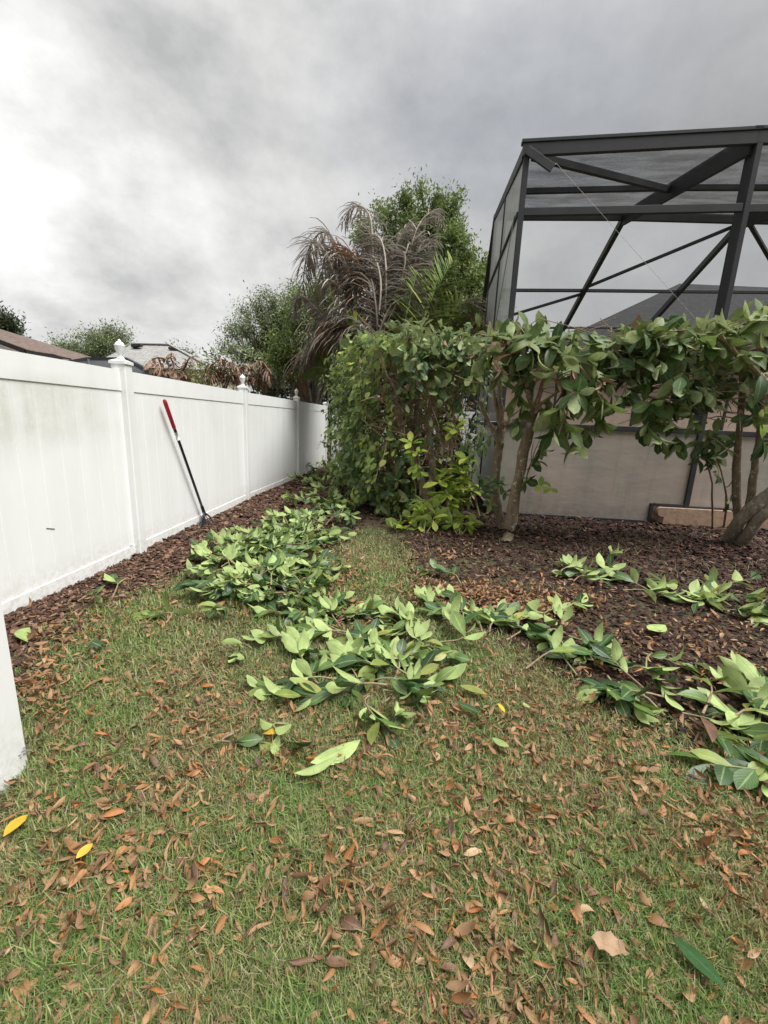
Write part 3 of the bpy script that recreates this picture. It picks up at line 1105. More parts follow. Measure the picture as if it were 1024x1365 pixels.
# roof: rises gently to a far beam
FL, FA, FB = np.array([2.10, 10.0, 5.70]), np.array([4.72, 9.83, 5.72]), np.array([7.16, 9.80, 5.74])
FC = np.array([9.9, 9.7, 5.76])
T0, T1, T2, T3 = cpt(0, ZR[0]), cpt(SP, ZR[1]), cpt(2 * SP, ZR[2]), cpt(3 * SP, ZR[3])
beam('far_beam', FL, FA, .06, .16)
beam('far_beam', FA, FB, .06, .16)
beam('far_beam', FB, FC, .06, .16)
lift = UPV * -.03
beam('rafter', T0 + lift, FL + lift, .06, .16)
beam('rafter', T1 + lift + CN * .03, FA + lift, .06, .26)
beam('rafter', T2 + lift + CN * .03, FB + lift, .06, .26)
beam('rafter', T3 + lift, FC + lift, .06, .26)
lp = lambda a, b, k: a + (b - a) * k
PM = [lp(T0, FL, .52), lp(T1, FA, .52), lp(T2, FB, .52), lp(T3, FC, .52)]
for i in range(3):
    beam('purlin', PM[i] + CD * .04, PM[i + 1] - CD * .04, .055, .09)
beam('roof_brace', T0 + CD * .12 + CN * .05 - UPV * .04, PM[1] - CD * .06 - UPV * .03, .06, .10)
beam('roof_brace', T3 - CD * .1 - UPV * .04, PM[2] + CD * .06 - UPV * .03, .06, .10)
# corner bracket and cable
beam('bracket', cpt(.02, ZT - .02, -.05), cpt(.38, ZT - .235, -.05), .03, .11, UPV)
mb = MB()
mb.tube([cpt(.36, ZT - .225, -.055), cpt(.42, 4.86, -.055)], .009, 6)
mb.tube([cpt(.42, 4.86, -.055), cpt(2.85, 2.70, -.055)], .0022, 5)
obj('cable', mb, M['cable'], cg)
# sloping rear bays down to the gutter
YE = 12.35
SA, SB = P(752, 437, YE), P(862, 437, YE - .05)
SL = P(640, 437, YE + .1)
SCn = SB + (SB - SA) * 1.15
for a, b in ((FL, SL), (FA, SA), (FB, SB), (FC, SCn)):
    beam('slope_rafter', a, b, .095, .13)
for a, b in ((SL, SA), (SA, SB), (SB, SCn)):
    beam('gutter_beam', a, b, .05, .05)
k = (783 - 830) / (752 - 830)
mid = [lp(FL, SL, .60), lp(FA, SA, .60), lp(FB, SB, .60), lp(FC, SCn, .60)]
for i in range(3):
    beam('slope_purlin', mid[i], mid[i + 1], .07, .07)
beam('slope_brace', FB - UPV * .05, mid[1] + (FA - SA) * .03, .075, .06)
beam('slope_brace', mid[1] - (FA - SA) * .03, P(672, 423, 11.9), .075, .06)
beam('slope_brace', FB - UPV * .05 + CD * .1, lp(FC, SCn, .6), .075, .06)
for q in (SL, SA, SB, SCn):
    beam('rear_column', q - UPV * (q[2] + .05), q - UPV * .03, .06, .06, CN)
# left side wall
SE = C0 + BACK * 3.42
LT = FL
beam('side_column', C0 + BACK * 1.71 - UPV * .05, lp(T0, FL, .5) - UPV * .05, .06, .06, CD)
beam('side_column', SE - UPV * .05, FL - UPV * .08, .06, .06, CD)
for zz_ in (1.42, 4.3):
    beam('side_rail', C0 + BACK * .05 + UPV * zz_, SE - BACK * .04 + UPV * zz_, .05, .06, UPV)
beam('sill', C0 + BACK * .05 + UPV * .02, SE - BACK * .04 + UPV * .02, .05, .06, UPV)
for a_, b_ in ((.05, 1.67), (1.75, 3.38)):
    mb = MB()
    mb.box(C0 + BACK * (a_ + b_) / 2 + UPV * .735, b_ - a_, .012, 1.31, BACK)
    obj('kick_panel', mb, M['white_trim'], cg, label='pale side kick panel')
    mb = MB()
    za, zb = ZT + (FL[2] - ZT) * a_ / 3.42 - .12, ZT + (FL[2] - ZT) * b_ / 3.42 - .12
    A_, B_ = C0 + BACK * a_, C0 + BACK * b_
    mb.poly([A_ + UPV * 1.46, B_ + UPV * 1.46, B_ + UPV * 4.26, A_ + UPV * 4.26])
    mb.poly([A_ + UPV * 4.34, B_ + UPV * 4.34, B_ + UPV * zb, A_ + UPV * za])
    obj('wall_screen', mb, M['side_screen'], cg)
mb = MB()
mb.tube([C0 - CD * .03 + BACK * .2 + UPV * 4.35, C0 - CD * .03 + BACK * 2.6 + UPV * 1.6], .008, 5)
obj('cable', mb, M['cable'], cg)
# roof screens
up1 = UPV * .055
for a, b, c, d in ((T0, T1, PM[1], PM[0]), (PM[0], PM[1], FA, FL), (T1, T2, PM[2], PM[1]), (PM[1], PM[2], FB, FA), (T2, T3, PM[3], PM[2]), (PM[2], PM[3], FC, FB)):
    mb = MB()
    mb.poly([a + up1, b + up1, c + up1, d + up1])
    obj('roof_screen', mb, M['screen'], cg)

# stone coping beside the cage
mb = MB()
sx0, sx1, zt_, zb_ = 2.50, 8.6, .275, -.02
prof = []
for i in range(9):
    an = -math.pi / 2 + math.pi * i / 8
    prof.append((-.055 * math.cos(an) * (1.0), (zt_ + .14) / 2 + (zt_ - .14) / 2 * math.sin(an)))
outl = [(sx1, zb_), (sx1, zt_)] + [(sx0 + .055 + x_, z_) for x_, z_ in reversed(prof)] + [(sx0 + .10, .13), (sx0 + .10, zb_)]
k = len(mb.v)
nO = len(outl)
for dep in (-.10, .22):
    for x_, z_ in outl:
        mb.v.append(tuple(cpt(x_, z_, dep)))
mb.f.append(tuple(range(k, k + nO)))
mb.f.append(tuple(range(k + 2 * nO - 1, k + nO - 1, -1)))
for i in range(nO):
    j = (i + 1) % nO
    mb.f.append((k + j, k + i, k + nO + i, k + nO + j))
st = obj('stone_coping', mb, M['stone'], None, origin=cpt(2.6, 0))
props(st, 'tan stone coping with rounded end at the foot of the screen enclosure', 'coping')

# ------------------------------------------------------------------ house behind the enclosure
hs = thing('house', (9, 13, 0), 'pinkish tan stucco house with dark grey shingle roof behind the screen enclosure', 'house')
mb = MB()
mb.box((11.4, 18.5, 1.72), 14.0, 11.0, 3.5, (1, 0, 0))
obj('wall', mb, M['stucco'], hs)
E0, EZ = 12.55, 3.42
rl = P(906, 378, 18.3)
mb = MB()
ridge0, ridge1 = np.array([rl[0], 18.3, rl[2]]), np.array([rl[0] + 5, 18.3, rl[2]])
e = [np.array([3.95, E0, EZ]), np.array([19, E0, EZ]), np.array([19, 24.4, EZ]), np.array([3.95, 24.4, EZ])]
mb.poly([e[0], e[1], ridge1, ridge0])
mb.poly([e[1], e[2], ridge1])
mb.poly([e[2], e[3], ridge0, ridge1])
mb.poly([e[3], e[0], ridge0])
obj('roof', mb, M['shingle_dark'], hs)
mb = MB()
mb.box((11.47, E0 + .02, EZ - .10), 15.04, .03, .19, (1, 0, 0))
mb.box((3.97, 18.5, EZ - .10), .03, 11.8, .19, (1, 0, 0))
obj('fascia', mb, M['dark_trim'], hs)

# ------------------------------------------------------------------ neighbours on the left
hb = thing('house', (-18, 17, 0), 'house with brown hipped roof and dark fascia at the far left behind the fence', 'house')
c1 = P(98, 484, 17.0)
mb = MB()
x1 = c1[0]
top = P(0, 437, 20.5)
ez = c1[2]
mb.poly([(x1, 17.0, ez), (top[0] - .2, 20.5, top[2]), (top[0] - 6, 20.5, top[2] + .1), (x1 - 14, 17.0, ez)])
mb.poly([(x1, 17.0, ez), (x1, 24, ez), (top[0] - .2, 20.5, top[2])])
mb.poly([(x1, 24, ez), (x1 - 14, 24, ez), (top[0] - 6, 20.5, top[2] + .1), (top[0] - .2, 20.5, top[2])])
obj('roof', mb, M['shingle_brown'], hb)
mb = MB()
mb.box((x1 - 7.2, 20.5, ez / 2 - .05), 13.6, 6.4, ez, (1, 0, 0))
obj('wall', mb, M['beige_stucco'], hb)
mb = MB()
mb.box((x1 - 7.0, 16.98, ez - .09), 14.0, .03, .17, (1, 0, 0))
obj('gutter', mb, M['white_trim'], hb)
# small gable with dark fascia in front
mb = MB()
ga, gb_ = P(33, 468, 15.6), P(-40, 441, 15.6)
for q0, q1 in ((ga, gb_),):
    mb.bar(q0, q1, .06, .16, UPV)
    mb.bar(q0 + np.array([0, .03, -.02]), q0 + np.array([0, 2.2, -.02]), .06, .16, UPV)
mb.bar(P(18, 474, 15.58) , P(-40, 474, 15.58), .05, .08, UPV)
obj('gable_fascia', mb, M['dark_trim'], hb)
mb = MB()
mb.poly([ga + np.array([-.1, .03, -.1]), gb_ + np.array([0, .03, -.1]), P(-40, 472, 15.63), P(20, 472, 15.63)])
obj('gable_wall', mb, M['white_trim'], hb)
mb = MB()
mb.poly([ga + np.array([0, .03, .09]), gb_ + np.array([0, .03, .09]), gb_ + np.array([0, 2.2, .09]), ga + np.array([0, 2.2, .09])])
obj('gable_roof', mb, M['shingle_brown'], hb)
mb = MB()
mb.bar(P(8, 476, 15.6), P(8, 476, 15.6) * np.array([1, 1, 0]), .10, .10, CN)
obj('porch_column', mb, M['dark_trim'], hb)

hg = thing('house', (-13, 24, 0), 'house with light grey hipped shingle roof beyond the fence', 'house')
YR = 26.0
ra, rb = P(176, 459, YR), P(226, 460, YR)
ea, eb = P(120, 487, 23.0), P(287, 493, 23.0)
ez = (ea[2] + eb[2]) / 2
e0, e1 = np.array([ea[0], 23.0, ez]), np.array([eb[0], 23.0, ez])
e2, e3 = np.array([eb[0], 29.5, ez]), np.array([ea[0], 29.5, ez])
mb = MB()
mb.poly([e0, e1, rb, ra])
mb.poly([e1, e2, rb])
mb.poly([e2, e3, ra, rb])
mb.poly([e3, e0, ra])
obj('roof', mb, M['shingle_grey'], hg)
mb = MB()
mb.bar(ra - [0, .03, -.03], rb - [0, .03, -.03], .25, .05, UPV)
mb.bar(rb - [0, .03, -.03], e1 + UPV * .03, .16, .05, UPV)
obj('ridge_cap', mb, M['shingle_grey'], hg)
mb = MB()
for a, b in (((180, 463), (192, 461)), ((229, 465), (244, 470))):
    q0, q1 = P(*a, 25.6), P(*b, 25.6)
    mb.bar(q0 - [0, .25, 0], q1 - [0, .25, 0], .3, .12, UPV)
obj('roof_vent', mb, M['dark_trim'], hg)
mb = MB()
mb.box(((ea[0] + eb[0]) / 2, 26.2, ez / 2 - .02), eb[0] - ea[0] - .8, 5.8, ez, (1, 0, 0))
obj('wall', mb, M['beige_stucco'], hg)

# neighbour's flat topped dark screen room
Yn = 9.6
ln_ = thing('screen_room', P(130, 560, Yn) * np.array([1, 1, 0]), 'low dark framed screen room roof showing just above the fence', 'screen room')


def nbeam(name, a, b, w=.06, h=.09):
    mb = MB()
    mb.bar(a, b, w, h, UPV)
    return obj(name, mb, M['bronze'], ln_)


na, nb2, nc, nd = P(84, 482, Yn), P(168, 479, Yn), P(196, 494, Yn - 1.6), P(88, 500, Yn - 1.6)
nbeam('roof_beam', P(60, 489, Yn - .3), P(118, 479, Yn))
nbeam('roof_beam', P(118, 479, Yn), nb2, .07, .08)
nbeam('roof_beam', nb2, nc)
nbeam('rafter', P(118, 480, Yn), P(122, 500, Yn - 1.2), .05, .07)
nbeam('rafter', P(158, 480, Yn), P(172, 503, Yn - 1.2), .05, .07)
mb = MB()
mb.poly([P(60, 490, Yn - .3), P(118, 480, Yn), nb2 - UPV * .02, nc - UPV * .02, P(190, 520, Yn - 1.8), P(70, 520, Yn - 1.8)])
obj('roof_panel', mb, M['bronze'], ln_)
for q in (P(118, 479, Yn), nb2, nc):
    nbeam('column', q * np.array([1, 1, 0]), q - UPV * .04, .06, .06) if False else None
    mb = MB()
    mb.bar(q * np.array([1, 1, 0]), q - UPV * .05, .06, .06, CN)
    obj('column', mb, M['bronze'], ln_)

# ------------------------------------------------------------------ long handled tool leaning on the fence
FPN = unit([1, -.05, 0])
base = G(276, 697) + UPV * .03
tp = PL(219, 533, np.array([-2.395, 3.99, 0]) + FPN * .035, FPN)
tool = thing('garden_tool', G(276, 697), 'long black handled garden scraper with red grip leaning against the white fence', 'garden tool')
ax_ = tp - base
L = np.linalg.norm(ax_)
axn = ax_ / L
q = lambda k: base + ax_ * k
mb = MB()
mb.tube([q(.12), q(.78)], .0155, 10)
obj('shaft', mb, M['black'], tool, True)
mb = MB()
mb.tube([q(.775), q(.80)], .017, 10)
mb.tube([q(.715), q(.717)], .0163, 10)
obj('collar', mb, M['black'], tool, True)
mb = MB()
mb.tube([q(.715), q(.775)], .0162, 10)
sk = obj('sticker', mb, M['sticker'], tool, True)
mb = MB()
side = unit(np.cross(axn, [-.9, -1, .2]))
fr_ = unit(np.cross(side, axn))
if fr_ @ (EYE - base) < 0:
    fr_ = -fr_
for k_ in (.722, .728, .736, .757, .764):
    c = q(k_) + fr_ * .0165
    mb.box(c, .014 if k_ < .74 else .008, .003, .003, side, fr_)
obj('print', mb, M['ink'], sk)
mb = MB()
mb.tube([q(.80), q(.81), q(.90), q(.985), q(.998), q(1.002)], [.017, .020, .021, .0215, .017, .006], 12)
obj('grip', mb, M['red_grip'], tool, True)
mb = MB()
mb.tube([q(.055), q(.135), q(.15)], [.021, .020, .017], 10)
obj('ferrule', mb, M['black'], tool, True)
# fan shaped head: two side rods, centre webs and a straight toothed bar
e0, e1 = G(267, 708.5) + UPV * .015, G(288, 697) + UPV * .015
nk = q(.085)
mb = MB()
for a_, b_, r_ in ((nk - axn * .0, e0, .010), (nk, lp(e0, e1, .92), .010), (nk, lp(e0, e1, .3), .006), (nk, lp(e0, e1, .6), .006)):
    mb.tube([a_, lp(a_, b_, .5) + UPV * .015, b_], r_, 6)
obj('strut', mb, M['black'], tool, True)
hd = unit(e1 - e0)
nrm = unit(np.cross(hd, unit(nk - (e0 + e1) / 2)))
mb = MB()
th = nrm * .003
pa, pb = lp(nk, e0, .25), lp(nk, lp(e0, e1, .45), .3)
pl = [lp(nk, e0, .15), e0, lp(e0, e1, .45), lp(nk, lp(e0, e1, .45), .15)]
k = len(mb.v)
mb.v += [tuple(p_ + th) for p_ in pl] + [tuple(p_ - th) for p_ in pl]
mb.f += [(k, k + 1, k + 2, k + 3), (k + 7, k + 6, k + 5, k + 4)] + [(k + i, k + 4 + i, k + 4 + (i + 1) % 4, k + (i + 1) % 4) for i in range(4)]
obj('blade', mb, M['black'], tool)
mb = MB()
mb.bar(e0 - hd * .01, e1 + hd * .06, .014, .028, unit(nk - (e0 + e1) / 2))
obj('bar', mb, M['black'], tool)
for i in range(12):
    c = lp(e0, e1 + hd * .05, i / 11)
    mb = MB()
    mb.tube([c, c - UPV * .05 + nrm * .01], [.004, .002], 5)
    obj('tine', mb, M['black'], tool)


# ================================================================== vegetation
def smooth_path(pts, n=8, jit=0.0):
    """Catmull-Rom through points"""
    pts = [np.array(p, float) for p in pts]
    if len(pts) == 2:
        out = [lp(pts[0], pts[1], k / n) for k in range(n + 1)]
    else:
        ext = [2 * pts[0] - pts[1]] + pts + [2 * pts[-1] - pts[-2]]
        out = []
        per = max(2, n // (len(pts) - 1))
        for i in range(len(pts) - 1):
            p0, p1, p2, p3 = ext[i:i + 4]
            for k in range(per):
                t_ = k / per
                out.append(0.5 * ((2 * p1) + (-p0 + p2) * t_ + (2 * p0 - 5 * p1 + 4 * p2 - p3) * t_ ** 2 + (-p0 + 3 * p1 - 3 * p2 + p3) * t_ ** 3))
        out.append(pts[-1])
    if jit:
        out = [out[0]] + [p + rv(jit) for p in out[1:-1]] + [out[-1]]
    return out


def taper(n, r0, r1, p=1.0):
    return [r0 + (r1 - r0) * (i / (n - 1)) ** p for i in range(n)]


def branch(mb, pts, r0, r1, n=12, sides=8, jit=0.006):
    pp = smooth_path(pts, n, jit)
    rr = taper(len(pp), r0, r1)
    rr = [r * (1 + .10 * math.sin(5.3 * i + r0 * 90)) for i, r in enumerate(rr)]
    mb.tube(pp, rr, sides)
    return pp


class Foliage:
    """collects leaves; the largest ones become objects, the rest one joined part"""

    def __init__(self):
        self.L = []

    def add(self, pos, d, n, s, kit):
        self.L.append((np.array(pos), unit(d), unit(n), s, kit))

    def rosette(self, c, ax, k, s, kit, spread=1.0, droop=0.3, flip=0.25):
        """whorl of leaves round a shoot tip"""
        ax = unit(ax)
        a = unit(np.cross(ax, [0.31, .52, .79]))
        b = np.cross(ax, a)
        a0 = rng.random() * 6.28
        for i in range(k):
            an = a0 + 2.4 * i + rng.normal(0, .25)
            out = a * math.cos(an) + b * math.sin(an)
            el = spread * (0.45 + .75 * (1 - i / k))
            d = unit(ax * math.cos(el) + out * math.sin(el) - UPV * droop * (0.5 + rng.random()))
            nn = ax * 1.0 - out * .2 + rv(.22) + UPV * .25
            if rng.random() < flip:
                nn = -nn
            self.add(np.array(c) - ax * s * .35 * i / k + rv(.008), d, nn, s * (0.7 + .5 * rng.random()), kit)

    def build(self, parent, limit=300, stuff='small_leaves'):
        def size(l):
            return l[3] / max(.5, np.linalg.norm(l[0] - EYE)) - (.02 if (l[0] - EYE) @ _fw < 0 else 0) + \
                (0.012 if l[4] is not K_VINE else 0) - .02 * max(0, l[0][1] - self.front) if hasattr(self, 'front') else l[3]
        order = sorted(self.L, key=size, reverse=True)
        for pos, d, n, s, kit in order[:limit]:
            kit.put(parent, pos, d, n, s)
        rest = order[limit:]
        for kit in {id(l[4]): l[4] for l in rest}.values():
            ls = [l for l in rest if l[4] is kit]
            scatter_obj(stuff, kit.m, kit.T, [l[0] for l in ls], [l[1] for l in ls], [l[2] for l in ls],
                        np.array([l[3] for l in ls]), parent, 'stuff')


# ------------------------------------------------------------------ hedge, left block with vine covered side
ha = thing('hedge_shrub', (0.55, 6.2, 0), 'big block shaped overgrown shrub with vine covered left side and bare trunk in its middle', 'shrub')
YA = 6.15
mb = MB()
tr = branch(mb, [P(575, 690, 5.95), P(566, 655, YA), P(556, 622, YA + .05), P(540, 585, YA + .1), P(530, 545, YA + .1), P(528, 505, YA + .1), P(520, 470, YA)], .085, .035, 16)
branch(mb, [P(534, 560, YA + .1), P(545, 535, YA), P(562, 515, YA - .1), P(575, 490, YA - .1)], .04, .015, 10)
branch(mb, [P(572, 668, YA - .02), P(577, 620, YA), P(571, 570, YA + .02), P(576, 530, YA + .05), P(583, 490, YA)], .055, .025, 14)
branch(mb, [P(596, 690, YA + .2), P(600, 620, YA + .25), P(603, 560, YA + .3), P(610, 500, YA + .3)], .04, .02, 10)
branch(mb, [P(560, 650, YA + .3), P(552, 600, YA + .35), P(556, 540, YA + .35), P(560, 480, YA + .3)], .06, .03, 10)
obj('trunk', mb, M['bark'], ha, True)
mb = MB()
for pts, r in (([P(530, 560, YA + .05), P(515, 535, YA - .15), P(497, 530, YA - .3), P(480, 535, YA - .35)], .012),
               ([P(560, 615, YA), P(545, 590, YA - .1), P(525, 570, YA - .25), P(508, 560, YA - .3)], .012),
               ([P(565, 600, YA), P(585, 575, YA - .1), P(575, 565, YA - .12)], .016),
               ([P(545, 590, YA), P(562, 575, YA - .1), P(578, 560, YA - .1)], .014),
               ([P(528, 520, YA), P(512, 490, YA - .1), P(505, 460, YA - .1)], .018),
               ([P(528, 505, YA), P(545, 480, YA - .15), P(565, 455, YA - .2)], .018),
               ([P(576, 530, YA), P(600, 505, YA - .2), P(625, 485, YA - .3), P(645, 478, YA - .4)], .018)):
    branch(mb, pts, r, r * .35, 10, 6)
for i in range(330):                                     # tangle of dead twigs inside the block
    c = P(rng.uniform(495, 615), rng.uniform(450, 625), YA + rng.uniform(-.15, .55))
    mb.tube(smooth_path([c, c + rv(.12) + [0, 0, .05], c + rv(.22) + [0, 0, -.08]], 4), [.006, .005, .003], 4)
obj('twigs', mb, M['twig'], ha, False, kind='stuff')

fo = Foliage()
fo.front = 6.0
OUT = [(1.42, 6.25), (1.0, 5.95), (.55, 5.9), (.15, 5.95), (-.28, 6.45), (-.62, 7.2), (-.86, 8.1), (-.85, 8.9)]
seg = [(np.array(a), np.array(b)) for a, b in zip(OUT[:-1], OUT[1:])]
sl_ = np.array([np.linalg.norm(b - a) for a, b in seg])
ZTOP = 2.52


def hedge_pt():
    i = rng.choice(len(seg), p=sl_ / sl_.sum())
    a, b = seg[i]
    u = rng.random()
    p_ = a + (b - a) * u
    d = unit(np.array([b[0] - a[0], b[1] - a[1], 0]))
    return i + u, p_, np.array([-d[1], d[0], 0]) * (-1)


cnt = 0
while cnt < 5200:
    s_, p_, nrm_ = hedge_pt()
    if nrm_ @ (np.array([p_[0], p_[1], 0]) - np.array([.6, 7.4, 0])) < 0:
        nrm_ = -nrm_
    z = rng.uniform(.12, ZTOP)
    bumpy = .22 * math.sin(s_ * 5 + z * 4) + .16 * math.sin(z * 7.3 - s_ * 3.1) + .1 * math.sin(z * 13 + s_ * 11) + rng.normal(0, .10)
    dep = rng.exponential(.10) - .05
    pos = np.array([p_[0], p_[1], z]) + nrm_ * (bumpy * .7 - dep)
    px, py = pix(pos)
    left = s_ > 3.0
    if left:
        zb = .15 + max(0, (s_ - 3.6)) * .20 + .1 * math.sin(s_ * 9)
        if z < zb + rng.normal(0, .08):
            continue
        if 505 < px < 560 and 470 < py < 660 and rng.random() < .75:
            continue
    else:
        gap = (488 < px < 612) and py > 512 + 16 * math.sin(px * .13)
        if gap and rng.random() < .97:
            continue
        if px > 600 and py > 500 and rng.random() < .8:
            continue
    if left or (px < 520):
        d = nrm_ * .7 - UPV * rng.uniform(.3, 1.3) + rv(.45)
        nn = nrm_ + UPV * rng.uniform(.2, 1.2) + rv(.35)
        kit = K_VINE
        if rng.random() < (.12 if z > 2.35 or s_ > 5.2 else .045):
            kit = K_YOUNG
        fo.add(pos, d, nn, rng.uniform(.065, .125) * (1.1 if s_ < 5 else .95), kit)
    else:
        d = nrm_ * .6 - UPV * rng.uniform(.2, 1.5) + rv(.5)
        nn = nrm_ * .8 + UPV * rng.uniform(.1, 1.0) + rv(.4)
        if rng.random() < .3:
            nn = -nn
        kit = K_TOP if (z > 2.45 and rng.random() < .5) else K_HEDGE
        if rng.random() < .06:
            kit = K_WILT
        fo.add(pos, d, nn, rng.uniform(.11, .20), kit)
    cnt += 1
# top of the block
for i in range(520):
    u, v = rng.random(), rng.random()
    s_, p_, nrm_ = hedge_pt()
    q_ = p_ + (np.array([.4, 7.3]) - p_) * (v ** 1.5)
    pos = np.array([q_[0], q_[1], ZTOP + .06 * math.sin(q_[0] * 7) + .05 * math.sin(q_[0] * 17 + q_[1] * 9) + abs(rng.normal(0, .07))])
    kit = K_TOP if rng.random() < .45 else (K_VINE if q_[0] < .1 else K_HEDGE)
    fo.add(pos, rv(1) + [0, -.3, .5], UPV + rv(.5), rng.uniform(.1, .2), kit)
# dead brown leaves and old growth within
n_in = 5200
pin = np.column_stack([rng.uniform(-.75, 1.45, n_in), rng.uniform(6.75, 8.4, n_in), rng.uniform(.05, 2.7, n_in)])
pin = pin[~((pin[:, 0] < -.3) & (pin[:, 1] < 7.3))]
pin = np.array([p_ for p_ in pin if not (pix(p_)[0] > 612 and pix(p_)[1] > 525)])
n_in = len(pin)
cut = int(n_in * .7)
scatter_obj('inner_leaves', M['vine_leaf'], LT_VINE, pin[:cut], rng.normal(0, 1, (cut, 3)) - UPV * .5, rng.normal(0, .6, (cut, 3)) + [0, -.6, .5], rng.uniform(.08, .16, cut), ha, 'stuff')
scatter_obj('dead_leaves', M['wilt_leaf'], LT_DRY, pin[cut:], rng.normal(0, 1, (n_in - cut, 3)) - UPV, rng.normal(0, .8, (n_in - cut, 3)), rng.uniform(.08, .16, n_in - cut), ha, 'stuff')
k_ = 260
pd = np.array([P(rng.normal(545, 28), rng.uniform(455, 640), YA + rng.uniform(0, .4)) for _ in range(k_)])
scatter_obj('dead_leaves', M['wilt_leaf'], LT_DRY, pd, rng.normal(0, .5, (k_, 3)) - UPV, rng.normal(0, .8, (k_, 3)), rng.uniform(.07, .14, k_), ha, 'stuff')
# big hanging rosettes over the bare trunk
for (px, py, k) in ((575, 478, 9), (560, 485, 8), (592, 492, 8), (600, 474, 8), (548, 474, 7), (620, 470, 8), (632, 500, 7), (583, 515, 7),
                    (537, 468, 7), (612, 466, 8), (570, 464, 7), (590, 464, 7), (640, 466, 8)):
    fo.rosette(P(px, py, 5.8 + rng.normal(0, .06)), [rng.normal(0, .3), -.6, rng.normal(.1, .4)], k, .23, K_TOP if rng.random() < .35 else K_HEDGE, 1.1, .55, .45)
# lower left foliage along the foot of the block
for (px, py, k) in ((492, 655, 8), (478, 640, 8), (505, 672, 8), (515, 690, 8), (470, 622, 8), (500, 640, 7), (520, 655, 7), (505, 615, 7), (530, 640, 7),
                    (545, 665, 7), (455, 612, 7), (530, 690, 8), (490, 690, 8), (540, 610, 5), (470, 600, 6)):
    fo.rosette(P(px, py, 6.0 + max(0, (520 - px)) * .008), [rng.normal(-.2, .3), -.6, .5], k, .19, K_HEDGE, 1.2, .25, .15)
fo.build(ha)

# small dark palm fronds poking out behind the block's right side
SLIP = [leaf_template(.06, 3, .2, .5, .5), leaf_template(.05, 3, .3, .9, .5)]


def frond(parent, pts, ll, m, n=44, droop=.7, width=.055, fold=.5, r0=.02, name='frond', lab=None, tipk=.35, up=.15, twist=0.0, rag=.15, face=False):
    """palm frond: a rachis tube and rows of drooping leaflets, one mesh"""
    pp = smooth_path(pts, 18, .0)
    pp = np.array(pp)
    cum = np.concatenate([[0], np.cumsum(np.linalg.norm(np.diff(pp, axis=0), axis=1))])
    cum /= cum[-1]
    Vs, Fs, Us, Rs = [], [], [], []
    off = 0
    nl = 5
    base_r = rng.random()
    for side_ in (-1, 1):
        for i in range(n):
            t_ = .12 + .88 * (i + rng.random() * .6) / n
            c = np.array([np.interp(t_, cum, pp[:, k]) for k in range(3)])
            c2 = np.array([np.interp(min(1, t_ + .03), cum, pp[:, k]) for k in range(3)])
            c1 = np.array([np.interp(max(0, t_ - .03), cum, pp[:, k]) for k in range(3)])
            d = unit(c2 - c1)
            sd_ = np.cross(d, UPV)
            if np.linalg.norm(sd_) < .2:
                sd_ = np.array([1.0, 0, 0])
            sd_ = unit(sd_)
            if face:
                sd_ = unit(np.cross(d, [0.25, 1.0, 0.1]))
            if twist:
                nu = np.cross(sd_, d)
                sd_ = unit(sd_ * math.cos(twist) + nu * math.sin(twist))
            dirv = unit(sd_ * side_ * (1 - .3 * t_) + d * (.45 + .6 * t_ ** 2) + UPV * up + rv(rag))
            L_ = ll * (math.sin(math.pi * (.18 + .72 * t_)) ** .8) * rng.uniform(.5, 1.1)
            w = width * L_ / ll * .5 + .006
            p_, dd = c.copy(), dirv.copy()
            st_ = L_ / nl
            wv = unit(np.cross(dd, UPV) + 1e-3)
            for j in range(nl + 1):
                ww = w * (math.sin(math.pi * (.12 + .86 * j / nl)) ** .7) * (0.12 if j == nl else 1)
                Vs += [p_ - wv * ww, p_ + wv * ww]
                Us += [(0, j / nl), (1, j / nl)]
                dd = unit(dd - UPV * droop * (.25 + .5 * j / nl) * (0.6 + .8 * rng.random()) + rv(.06))
                p_ = p_ + dd * st_
                wv = unit(wv - dd * (wv @ dd))
            for j in range(nl):
                a_ = off + 2 * j
                Fs.append((a_, a_ + 1, a_ + 3, a_ + 2))
            Rs += [(rng.random() * .75 + base_r * .25)] * (2 * (nl + 1))
            off += 2 * (nl + 1)
    # rachis
    mb = MB()
    mb.tube(list(pp), taper(len(pp), r0, r0 * .25), 5, False)
    Vr, Fr_ = np.array(mb.v), np.array(mb.f) + off
    V_ = np.concatenate([np.array(Vs), Vr]) - root_loc(parent)
    F_ = np.concatenate([np.array(Fs), Fr_])
    U_ = np.concatenate([np.array(Us), np.full((len(Vr), 2), .25)])
    me = quad_mesh(name, V_, F_, m, U_, np.concatenate([Rs, np.full(len(Vr), .15)]))
    o = bpy.data.objects.new(name, me)
    COL.objects.link(o)
    o.parent = parent
    return props(o, lab)


sp = thing('small_palm', P(608, 640, 7.0) * np.array([1, 1, 0]), 'small dark green feathery palm poking out between the block shaped shrub and the cage', 'palm')
M['frond_deep'] = leaf_mat('deep green palm frond', [(0.0, (0.02, 0.035, 0.015)), (1.0, (0.06, 0.085, 0.03))], (0.07, 0.09, 0.04), .4, .2, 0, bumpk=0.)
b0 = P(604, 660, 7.0)
for (ex, ey, dy) in ((637, 545, 0), (641, 580, -.2), (640, 560, .2), (632, 610, -.2), (612, 520, .1), (625, 530, 0), (600, 560, -.2), (643, 600, .1)):
    e_ = P(ex, ey, 6.9 + dy)
    m_ = lp(b0, e_, .55) + UPV * .25
    frond(sp, [b0 + rv(.04), m_, e_], .34, M['frond_deep'], 26, .35, .035, r0=.010)

